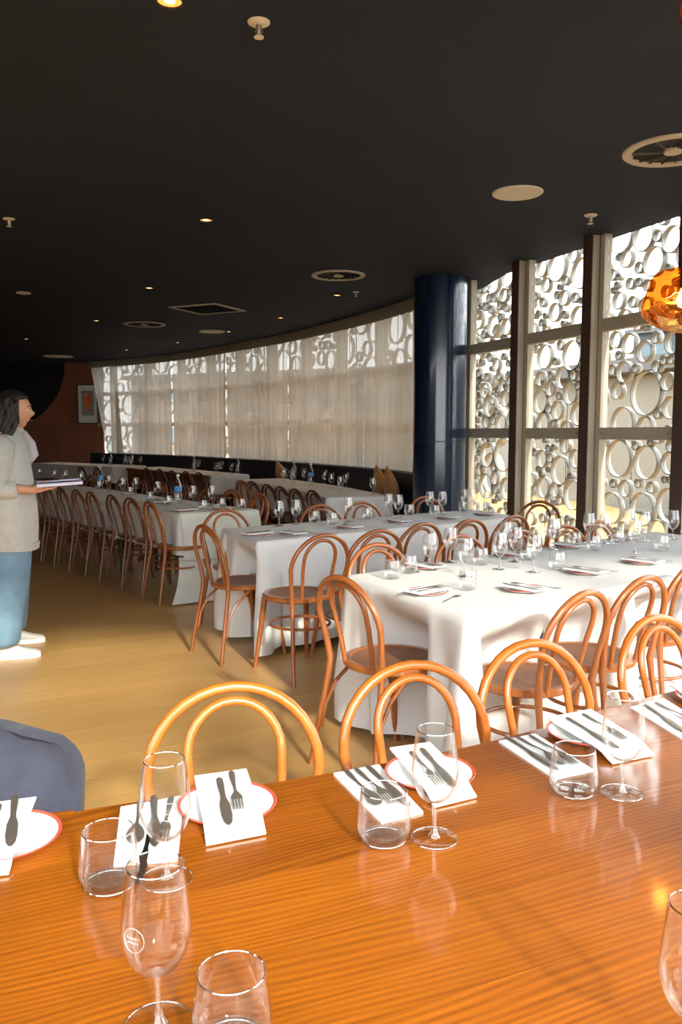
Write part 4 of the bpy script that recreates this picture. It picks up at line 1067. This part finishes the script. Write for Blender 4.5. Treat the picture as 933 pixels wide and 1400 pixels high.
def dress(name, poly, wines, tumbs, settings, z=WZ + 0.0015, near=False):
    for i, p in enumerate(sorted(wines)):
        wine(rowlab('wine glass', i, name), inside(un(p[0], p[1], z), poly), z, 'wine glasses on ' + name, near=near)
    for i, p in enumerate(sorted(tumbs)):
        tumbler(rowlab('tumbler', i, name), inside(un(p[0], p[1], z), poly), z, 'tumblers on ' + name, near=near)
    for i, (px, py, az) in enumerate(sorted(settings)):
        q = inside(un(px, py, z), poly, 0.10); h_ = Vector((math.sin(math.radians(az)), math.cos(math.radians(az)))); r_ = Vector((h_.y, -h_.x))
        plate(rowlab('red rimmed side plate', i, name), q, z, 'side plates on ' + name)
        qq = [q - r_*0.05 + h_*0.09, q + r_*0.05 + h_*0.09, q + r_*0.05 - h_*0.10, q - r_*0.05 - h_*0.10]
        napkin(rowlab('folded napkin', i, name), qq, z + 0.0150, 'napkins on ' + name, th=0.005)
        cutlery('knife', rowlab('table knife', i, name), q - r_*0.018, z + 0.0202, math.atan2(h_.y, h_.x) - PI/2 + PI, 'cutlery on ' + name)
        cutlery('fork', rowlab('table fork', i, name), q + r_*0.018, z + 0.0202, math.atan2(h_.y, h_.x) - PI/2 + PI, 'cutlery on ' + name)
        s_ = q + r_ * 0.135
        if (inside(s_, poly, 0.03) - s_).length < 0.001: cutlery('spoon', rowlab('table spoon', i, name), s_, z + 0.0005, math.atan2(h_.y, h_.x) - PI/2 + PI + 0.3, 'cutlery on ' + name)
dress('the front white table', QT1, [(588, 779), (637, 788), (684, 778), (664, 754), (758, 752), (828, 743), (881, 739), (920, 737), (940, 752), (611, 768), (705, 768), (742, 748), (800, 741), (852, 733), (730, 782), (868, 756)],
      [(537, 791), (560, 783), (786, 747), (722, 765), (640, 806), (657, 772), (812, 752), (845, 744), (762, 778), (905, 752)], [(582, 812, 50), (716, 808, -40), (572, 775, 140), (682, 757, 142), (770, 747, 142), (850, 737, 142), (800, 784, -40), (878, 770, -40)])
dress('the middle white table', QT2, [(382, 719), (405, 717), (477, 713), (523, 705), (545, 708), (581, 701), (605, 702), (626, 697), (644, 697), (677, 700)],
      [(503, 709), (634, 699), (430, 714), (560, 704), (455, 717), (595, 705), (660, 701)], [(333, 733, 52), (400, 731, -38), (478, 722, -36), (545, 714, -36), (612, 709, -36), (665, 704, -36)])
dress('the long white table', QT3, [(290, 691), (264, 691), (216, 683), (186, 676), (168, 676), (149, 671), (130, 664), (110, 661), (96, 659), (78, 656)],
      [(333, 695), (278, 697), (230, 690), (205, 684), (178, 677), (140, 668), (303, 694)], [(255, 699, 54), (305, 697, -30), (222, 688, 54)])
bottle('water bottle with blue label near the end of the long white table', inside(un(244, 688, WZ), QT3), WZ + 0.002)
bottle('water bottle halfway along the long white table', inside(un(153, 668, WZ), QT3), WZ + 0.002)
bottle('water bottle with blue label behind the standing person', inside(un(52, 652, WZ), QT3), WZ + 0.002)
BQ1, BQ2, BQ3, BQ4 = bq_quad(0.0, 1.65), bq_quad(1.75, 3.75), qd, bq_quad(9.3, 12.6)
def along(poly_s, name, items, z=WZ + 0.002):
    wi = bi = 0
    for k, (px, py, kind) in enumerate(items):
        p = un(px, py, WZ); s = max(poly_s[0] + 0.1, min(poly_s[1] - 0.1, nearest_s(p))); 
        q, d, n = curve(s, 1.0 + 0.14 * ((k * 7) % 3 - 1) + 0.05 * (k % 2))
        if kind == 'w': wine(rowlab('wine glass', wi, name), q, z, 'wine glasses on ' + name, near=False); wi += 1
        else: bottle(rowlab('water bottle', bi, name), q, z, kind == 'L'); bi += 1
along((1.75, 3.75), 'the second banquette table', [(382, 657, 'w'), (389, 657, 'w'), (400, 659, 'w'), (408, 659, 'w'), (415, 658, 'b'), (427, 661, 'w'), (441, 662, 'w'), (459, 662, 'L')])
along((0.0, 1.65), 'the banquette table by the column', [(473, 667, 'w'), (484, 667, 'w'), (500, 672, 'w'), (515, 676, 'w')])
along((5.0, 8.6), 'the timber sided table', [(235, 644, 'w'), (244, 645, 'w'), (260, 645, 'b'), (278, 647, 'w'), (285, 647, 'w'), (292, 648, 'w'), (311, 648, 'b'), (324, 649, 'w')])
along((9.3, 12.6), 'the farthest banquette table', [(93, 636, 'w'), (104, 637, 'w'), (110, 637, 'L'), (119, 638, 'w'), (129, 638, 'w'), (139, 638, 'b'), (148, 639, 'w'), (168, 640, 'b'), (183, 642, 'w')])

# ================================================================== STANDING PERSON
PB = Vector((-2.11, 5.20)); 
person = thing('person', 'person in pale knit and wide blue jeans holding a tray at left edge', 'person', (PB.x, PB.y, 0), math.radians(20))
verts, eds, rad = [], [], []
def V(p, r, par=None):
    verts.append(p); rad.append(r if isinstance(r, tuple) else (r, r))
    if par is not None: eds.append((par, len(verts) - 1))
    return len(verts) - 1
pel = V((0, 0, 0.93), (0.12, 0.15)); sp1 = V((0.0, 0, 1.10), (0.10, 0.12), pel); sp2 = V((0.0, 0, 1.27), (0.105, 0.14), sp1)
nb = V((0.005, 0, 1.385), 0.06, sp2); nk = V((0.025, 0, 1.45), 0.047, nb); hb_ = V((0.04, 0, 1.50), 0.05, nk)
for sg in (-1, 1):
    fx = -0.03 if sg < 0 else 0.0; fy = sg * 0.19
    hip = V((0, sg * 0.09, 0.88), 0.085, pel); kn = V((0.01 + fx * 0.4, sg * 0.135, 0.48), 0.055, hip); an = V((-0.02 + fx, fy, 0.10), 0.036, kn); V((0.06 + fx, fy, 0.045), 0.03, an)
def hand(w, pdir, up, sgn, curl):
    """palm and five fingers from the wrist vertex"""
    wp = Vector(verts[w]); pd = Vector(pdir).normalized(); upv = Vector(up).normalized(); sd = pd.cross(upv).normalized()
    palm = V(tuple(wp + pd * 0.045), (0.017, 0.030), w)
    for k, (o_, ln) in enumerate(((-0.027, 0.052), (-0.009, 0.066), (0.009, 0.070), (0.027, 0.060))):
        k0 = V(tuple(wp + pd * 0.088 + sd * o_), 0.0092, palm)
        k1 = V(tuple(Vector(verts[k0]) + pd * ln * 0.55 + upv * curl * ln * 0.15), 0.0083, k0)
        V(tuple(Vector(verts[k1]) + pd * ln * 0.40 + upv * curl * ln * 0.35), 0.0068, k1)
    t0 = V(tuple(wp + pd * 0.03 + sd * sgn * 0.034 + upv * 0.006), 0.0105, palm)
    t1 = V(tuple(wp + pd * 0.062 + sd * sgn * 0.052 + upv * 0.022), 0.009, t0); V(tuple(wp + pd * 0.088 + sd * sgn * 0.048 + upv * 0.036), 0.0075, t1)
for sg in (-1, 1):
    sh = V((-0.005, sg * 0.165, 1.335), 0.056, sp2)
    el = V((-0.05, sg * 0.25, 1.075), 0.041, sh)
    if sg < 0:
        fm_ = V((0.05, -0.235, 1.055), 0.037, el); wr = V((0.145, -0.215, 1.045), 0.026, fm_); hand(wr, (1, 0.10, 0.05), (0, 0, 1), 1, 0.25)
    else:
        fm_ = V((0.07, 0.19, 1.055), 0.037, el); wr = V((0.165, 0.10, 1.045), 0.026, fm_); hand(wr, (0.95, -0.3, 0.05), (0, 0, 1), 1, 0.25)
me = bpy.data.meshes.new('body_skeleton'); me.from_pydata(verts, eds, []); me.update()
tmp = bpy.data.objects.new('body_skeleton', me); col.objects.link(tmp)
md = tmp.modifiers.new('skin', 'SKIN'); md.use_smooth_shade = True
if not me.skin_vertices:
    bpy.context.view_layer.objects.active = tmp
sv = me.skin_vertices[0].data
for i, r in enumerate(rad): sv[i].radius = r; sv[i].use_root = (i == 0)
ss = tmp.modifiers.new('sub', 'SUBSURF'); ss.levels = 2; ss.render_levels = 2
dg = bpy.context.evaluated_depsgraph_get(); body_me = bpy.data.meshes.new_from_object(tmp.evaluated_get(dg))
bpy.data.objects.remove(tmp)
HC = Vector((0.065, 0, 1.535))
def head_pt(v):
    x, y, z = v
    p = Vector((x * 0.096, y * 0.074, z * 0.118))
    if z < 0: p.y *= 1 - 0.34 * (-z) ** 1.6; p.x *= 1 - 0.10 * (-z)
    if x > 0:
        p.x += 0.026 * math.exp(-((y / 0.16) ** 2) - ((z + 0.20) / 0.17) ** 2) * (1 if z < 0.1 else 0.8)        # nose
        p.x += 0.010 * math.exp(-((y / 0.30) ** 2) - ((z + 0.55) / 0.10) ** 2)                                    # lips
        p.x += 0.014 * math.exp(-((y / 0.35) ** 2) - ((z + 0.86) / 0.14) ** 2)                                    # chin
        p.x -= 0.010 * (math.exp(-(((abs(y) - 0.42) / 0.2) ** 2) - ((z - 0.02) / 0.14) ** 2))                     # eye sockets
        p.x += 0.005 * math.exp(-((y / 0.6) ** 2) - ((z - 0.22) / 0.10) ** 2)                                     # brow
    return HC + p
hm = MB(); rows = []
for i in range(41):
    th = PI * i / 40; rows.append([head_pt((math.sin(th) * math.cos(2*PI*j/56), math.sin(th) * math.sin(2*PI*j/56), math.cos(th))) for j in range(56)])
hm.grid(rows, closed=True)
for sg in (-1, 1):      # ears
    hm.ring_loft([[(HC.x - 0.012 + a * math.cos(2*PI*k/14), sg * (0.070 + dy), HC.z - 0.012 + b * math.sin(2*PI*k/14)) for k in range(14)] for a, b, dy in ((0.012, 0.022, 0), (0.019, 0.032, 0.010), (0.017, 0.030, 0.016), (0.008, 0.016, 0.011))])
bm = bmesh.new(); bm.from_mesh(body_me); tm = hm.mesh('head_tmp', 'skin'); bm.from_mesh(tm)
for f in bm.faces: f.smooth = True
out_me = bpy.data.meshes.new('body'); bm.to_mesh(out_me); bm.free(); out_me.materials.append(MATS['skin'])
body = link('body', out_me, person)
def ball(name, c, r, m, parent): return link(name, MB().lathe([(r * math.sin(PI*k/10), -r * math.cos(PI*k/10)) for k in range(11)], 14, c).mesh(name, m), parent)
for sg in (-1, 1):
    e_ = head_pt((math.cos(0.43), sg * math.sin(0.43), 0.02)); ball('eye', (e_.x - 0.006, e_.y, e_.z), 0.0115, 'eye_white', body); ball('iris', (e_.x + 0.003, e_.y, e_.z), 0.0055, 'eye_dark', body)
    link('eyebrow', MB().tube([head_pt((math.cos(a), sg * math.sin(a), 0.17 + 0.04 * math.sin((a - 0.2) * 5))) + Vector((0.002, 0, 0)) for a in (0.2, 0.35, 0.5, 0.65)], [0.002, 0.0035, 0.003, 0.001], 6).mesh('eyebrow', 'hair'), body)
link('lips', MB().tube([head_pt((math.cos(a), math.sin(a), -0.55)) + Vector((0.0, 0, 0)) for a in (-0.32, -0.16, 0, 0.16, 0.32)], [0.001, 0.003, 0.0035, 0.003, 0.001], 8).mesh('lips', 'lip'), body)
# hair: a cap over skull and nape, then loose wavy locks
hr = MB(); rows = []
for i in range(31):
    th = PI * 0.80 * i / 30; row = []
    for j in range(48):
        ph = 2*PI*j/48; x, y, z = math.sin(th)*math.cos(ph), math.sin(th)*math.sin(ph), math.cos(th)
        face = smooth01((x - 0.25) / 0.3) * smooth01((0.62 - z) / 0.25)
        k = 1.22 + 0.05 * noise.noise(Vector((x, y, z)) * 4) - 0.42 * face
        row.append((HC.x - 0.012 + x * 0.098 * k, y * 0.082 * k, HC.z + 0.004 + z * 0.112 * (1.10 if z > 0 else 1.0) * (1 if face < 0.4 else 1)))
    rows.append(row)
hr.grid(rows, closed=True)
rg = random.Random(4)
for k in range(74):
    a = rg.uniform(0.42, 1.58) * PI; x0, y0 = math.cos(a), math.sin(a); st = Vector((HC.x - 0.012 + x0 * 0.09, y0 * 0.082, HC.z + rg.uniform(-0.02, 0.09)))
    pts = []; ln = rg.uniform(0.15, 0.27); sw = rg.uniform(0.02, 0.05)
    for q in range(8):
        f = q / 7; wv = 0.016 * math.sin(f * 9 + k)
        pts.append((st.x + x0 * (sw * f ** 0.7 + 0.012) + wv * y0 - 0.03 * f, st.y + y0 * (sw * f ** 0.7 + 0.012) - wv * x0, st.z - ln * f))
    hr.tube(pts, [0.014, 0.017, 0.018, 0.018, 0.016, 0.013, 0.009, 0.002], 7)
link('hair', hr.mesh('hair', 'hair', angle=180), person)
# knit top with wide sleeves
def ell(c, rx, ry, n=40, wob=0.0, tilt=0.0):
    return [(c[0] + rx * math.cos(2*PI*k/n) * (1 + wob * math.sin(5 * 2*PI*k/n + c[2] * 9)), c[1] + ry * math.sin(2*PI*k/n) * (1 + wob * math.sin(4 * 2*PI*k/n + c[2] * 7)), c[2] + tilt * math.cos(2*PI*k/n)) for k in range(n)]
kn_ = MB()
kn_.ring_loft([ell((0.0, 0, z), rx, ry, 40, w, tl) for z, rx, ry, w, tl in ((0.675, 0.158, 0.235, 0.02, -0.012), (0.68, 0.176, 0.255, 0.025, -0.012), (0.75, 0.180, 0.262, 0.03, 0), (0.88, 0.176, 0.256, 0.03, 0), (1.02, 0.168, 0.245, 0.02, 0),
     (1.16, 0.160, 0.240, 0.015, 0), (1.27, 0.150, 0.232, 0.01, 0), (1.335, 0.128, 0.205, 0, 0), (1.38, 0.098, 0.150, 0, 0), (1.415, 0.075, 0.095, 0, 0), (1.425, 0.070, 0.082, 0, 0), (1.42, 0.058, 0.066, 0, 0), (1.39, 0.052, 0.060, 0, 0))])
for sg, pth in ((-1, [(-0.005, -0.13, 1.335), (-0.015, -0.20, 1.30), (-0.035, -0.245, 1.20), (-0.055, -0.265, 1.10), (-0.045, -0.26, 1.055), (0.0, -0.25, 1.045), (0.055, -0.236, 1.052), (0.068, -0.233, 1.054)]),
                (1, [(-0.005, 0.13, 1.335), (-0.015, 0.20, 1.30), (-0.035, 0.25, 1.20), (-0.045, 0.262, 1.10), (-0.03, 0.25, 1.055), (0.02, 0.222, 1.045), (0.075, 0.185, 1.052), (0.087, 0.176, 1.053)])):
    kn_.tube(pth, [0.075, 0.082, 0.080, 0.074, 0.068, 0.062, 0.056, 0.046], 16)
kn_.v = [(x + 0.007 * noise.noise(Vector((x, y, z)) * 11) + 0.006 * math.sin(z * 38 + y * 16 + 2 * noise.noise(Vector((x, y, z)) * 5)), y + 0.007 * noise.noise(Vector((x, y, z)) * 9 + Vector((4, 4, 4))), z) for x, y, z in kn_.v]
ko = link('knit_top', kn_.mesh('knit_top', 'knit', angle=180), person); q_ = ko.modifiers.new('sub', 'SUBSURF'); q_.levels = 1; q_.render_levels = 1
link('hem_band', MB().ring_loft([ell((0.0, 0, z), rx, ry, 40, 0.025, -0.012) for z, rx, ry in ((0.672, 0.176, 0.256), (0.672, 0.183, 0.263), (0.715, 0.186, 0.267), (0.715, 0.178, 0.258))], caps=False, closed=True).mesh('hem_band', 'knit'), ko)
sc_ = MB(); sc_.tube([(0.02, 0.10, 1.40), (0.10, 0.13, 1.37), (0.135, 0.11, 1.31), (0.15, 0.09, 1.25), (0.135, 0.07, 1.20)], [0.03, 0.045, 0.05, 0.048, 0.02], 14)
sc_.tube([(0.0, -0.05, 1.43), (0.06, -0.02, 1.425), (0.09, 0.04, 1.41), (0.06, 0.09, 1.41), (0.0, 0.09, 1.42)], [0.018, 0.022, 0.026, 0.024, 0.018], 12)
link('lilac_drape', sc_.mesh('lilac_drape', 'pale_lilac', angle=180), person)  # pale lilac tubes laid over chest and neck
jn = MB()
jn.ring_loft([ell((0, 0, z), rx, ry) for z, rx, ry in ((0.70, 0.14, 0.20), (0.80, 0.145, 0.21), (0.95, 0.13, 0.19), (1.0, 0.11, 0.16))])
for sg in (-1, 1):
    fx = -0.03 if sg < 0 else 0.0; fy = sg * 0.19
    jn.ring_loft([ell((cx, cy, z), rx, ry, 32, wb) for cx, cy, z, rx, ry, wb in ((-0.02 + fx - 0.015, fy, 0.085, 0.098, 0.095, 0.03), (-0.02 + fx - 0.01, fy, 0.10, 0.112, 0.108, 0.04), (-0.01 + fx, sg * 0.182, 0.22, 0.108, 0.108, 0.03), (0.0 + fx * 0.6, sg * 0.16, 0.38, 0.112, 0.112, 0.02),
          (0.008, sg * 0.142, 0.52, 0.120, 0.118, 0.015), (0.005, sg * 0.118, 0.68, 0.136, 0.126, 0.01), (0.0, sg * 0.10, 0.80, 0.140, 0.118, 0), (0, sg * 0.09, 0.88, 0.12, 0.10, 0))])
jn.v = [(x + 0.010 * math.sin(z * 17 + 9 * y) * noise.noise(Vector((x * 6, y * 6, z * 5))), y + 0.012 * noise.noise(Vector((x * 5, y * 5, z * 7))), z) for x, y, z in jn.v]
jo = link('jeans', jn.mesh('jeans', 'denim', angle=180), person); q_ = jo.modifiers.new('sub', 'SUBSURF'); q_.levels = 1; q_.render_levels = 1
for sg in (-1, 1):
    fx = -0.03 if sg < 0 else 0.0; fy = sg * 0.19; x0 = -0.07 + fx
    sh_ = MB(); prof = ((0.0, 0.022, 0.05), (0.015, 0.034, 0.085), (0.06, 0.036, 0.095), (0.11, 0.038, 0.088), (0.16, 0.044, 0.066), (0.21, 0.045, 0.052), (0.245, 0.036, 0.044), (0.262, 0.018, 0.036))
    sh_.ring_loft([[(x0 + x, fy + w * math.cos(2*PI*k/18), 0.022 + max(0, (hh - 0.022)) * (0.5 + 0.5 * math.sin(2*PI*k/18))) for k in range(18)] for x, w, hh in prof])
    so = link('sneaker', sh_.mesh('sneaker', 'sneaker', angle=60), person)
    sl_ = MB(); sl_.ring_loft([[(x0 + x, fy - w - 0.004, 0), (x0 + x, fy + w + 0.004, 0), (x0 + x, fy + w + 0.004, 0.028), (x0 + x, fy - w - 0.004, 0.028)] for x, w, hh in [(-0.006, 0.018, 0)] + list(prof) + [(0.268, 0.012, 0)]])
    link('sole', sl_.mesh('sole', 'napkin', smooth=False), so)
    lc = MB()
    for k in range(4): x = x0 + 0.12 + 0.02 * k; hz_ = 0.087 - 0.009 * k * 1.3; lc.tube([(x, fy - 0.02, hz_ - 0.008), (x + 0.004, fy, hz_ + 0.001), (x, fy + 0.02, hz_ - 0.008)], 0.0025, 6)
    link('laces', lc.mesh('laces', 'napkin'), so)
# the tray in the person's hands
rot = math.radians(20)
def pw(x, y, z): return (PB.x + x * math.cos(rot) - y * math.sin(rot), PB.y + x * math.sin(rot) + y * math.cos(rot), z)
tr = thing('serving_tray', 'thin lilac white tray with cutlery held by the standing person', 'tray', pw(0.315, -0.09, 1.068), rot)
tr.rotation_euler = (0, -0.06, rot)
link('tray_base', MB().box((0, 0, 0.004), (0.27, 0.36, 0.008)).mesh('tray_base', 'paper', bevel=0.003), tr)
for dx, dy, w, d in ((0, 0.177, 0.27, 0.006), (0, -0.177, 0.27, 0.006), (0.132, 0, 0.006, 0.348), (-0.132, 0, 0.006, 0.348)):
    link('rim', MB().box((dx, dy, 0.012), (w, d, 0.012)).mesh('rim', 'paper', smooth=False), tr)
for i, (x, y, a, kd) in enumerate(((0.02, -0.05, 1.2, 'fork'), (-0.03, -0.08, 1.9, 'knife'), (0.05, 0.02, 1.5, 'spoon'), (0.0, -0.11, 1.45, 'spoon'), (-0.02, 0.06, 0.9, 'fork'), (0.06, -0.09, 2.1, 'knife'))):
    p = pw(0.315 + x, -0.09 + y, 0); cutlery(kd, ('%s %s lying on the tray in the person\'s hands' % (('first', 'second')[i > 2], kd)), (p[0], p[1]), 1.080 + 0.06 * x + 0.004 * (i % 2), rot + a, 'cutlery on the tray', CUTD if i % 2 else CUT)
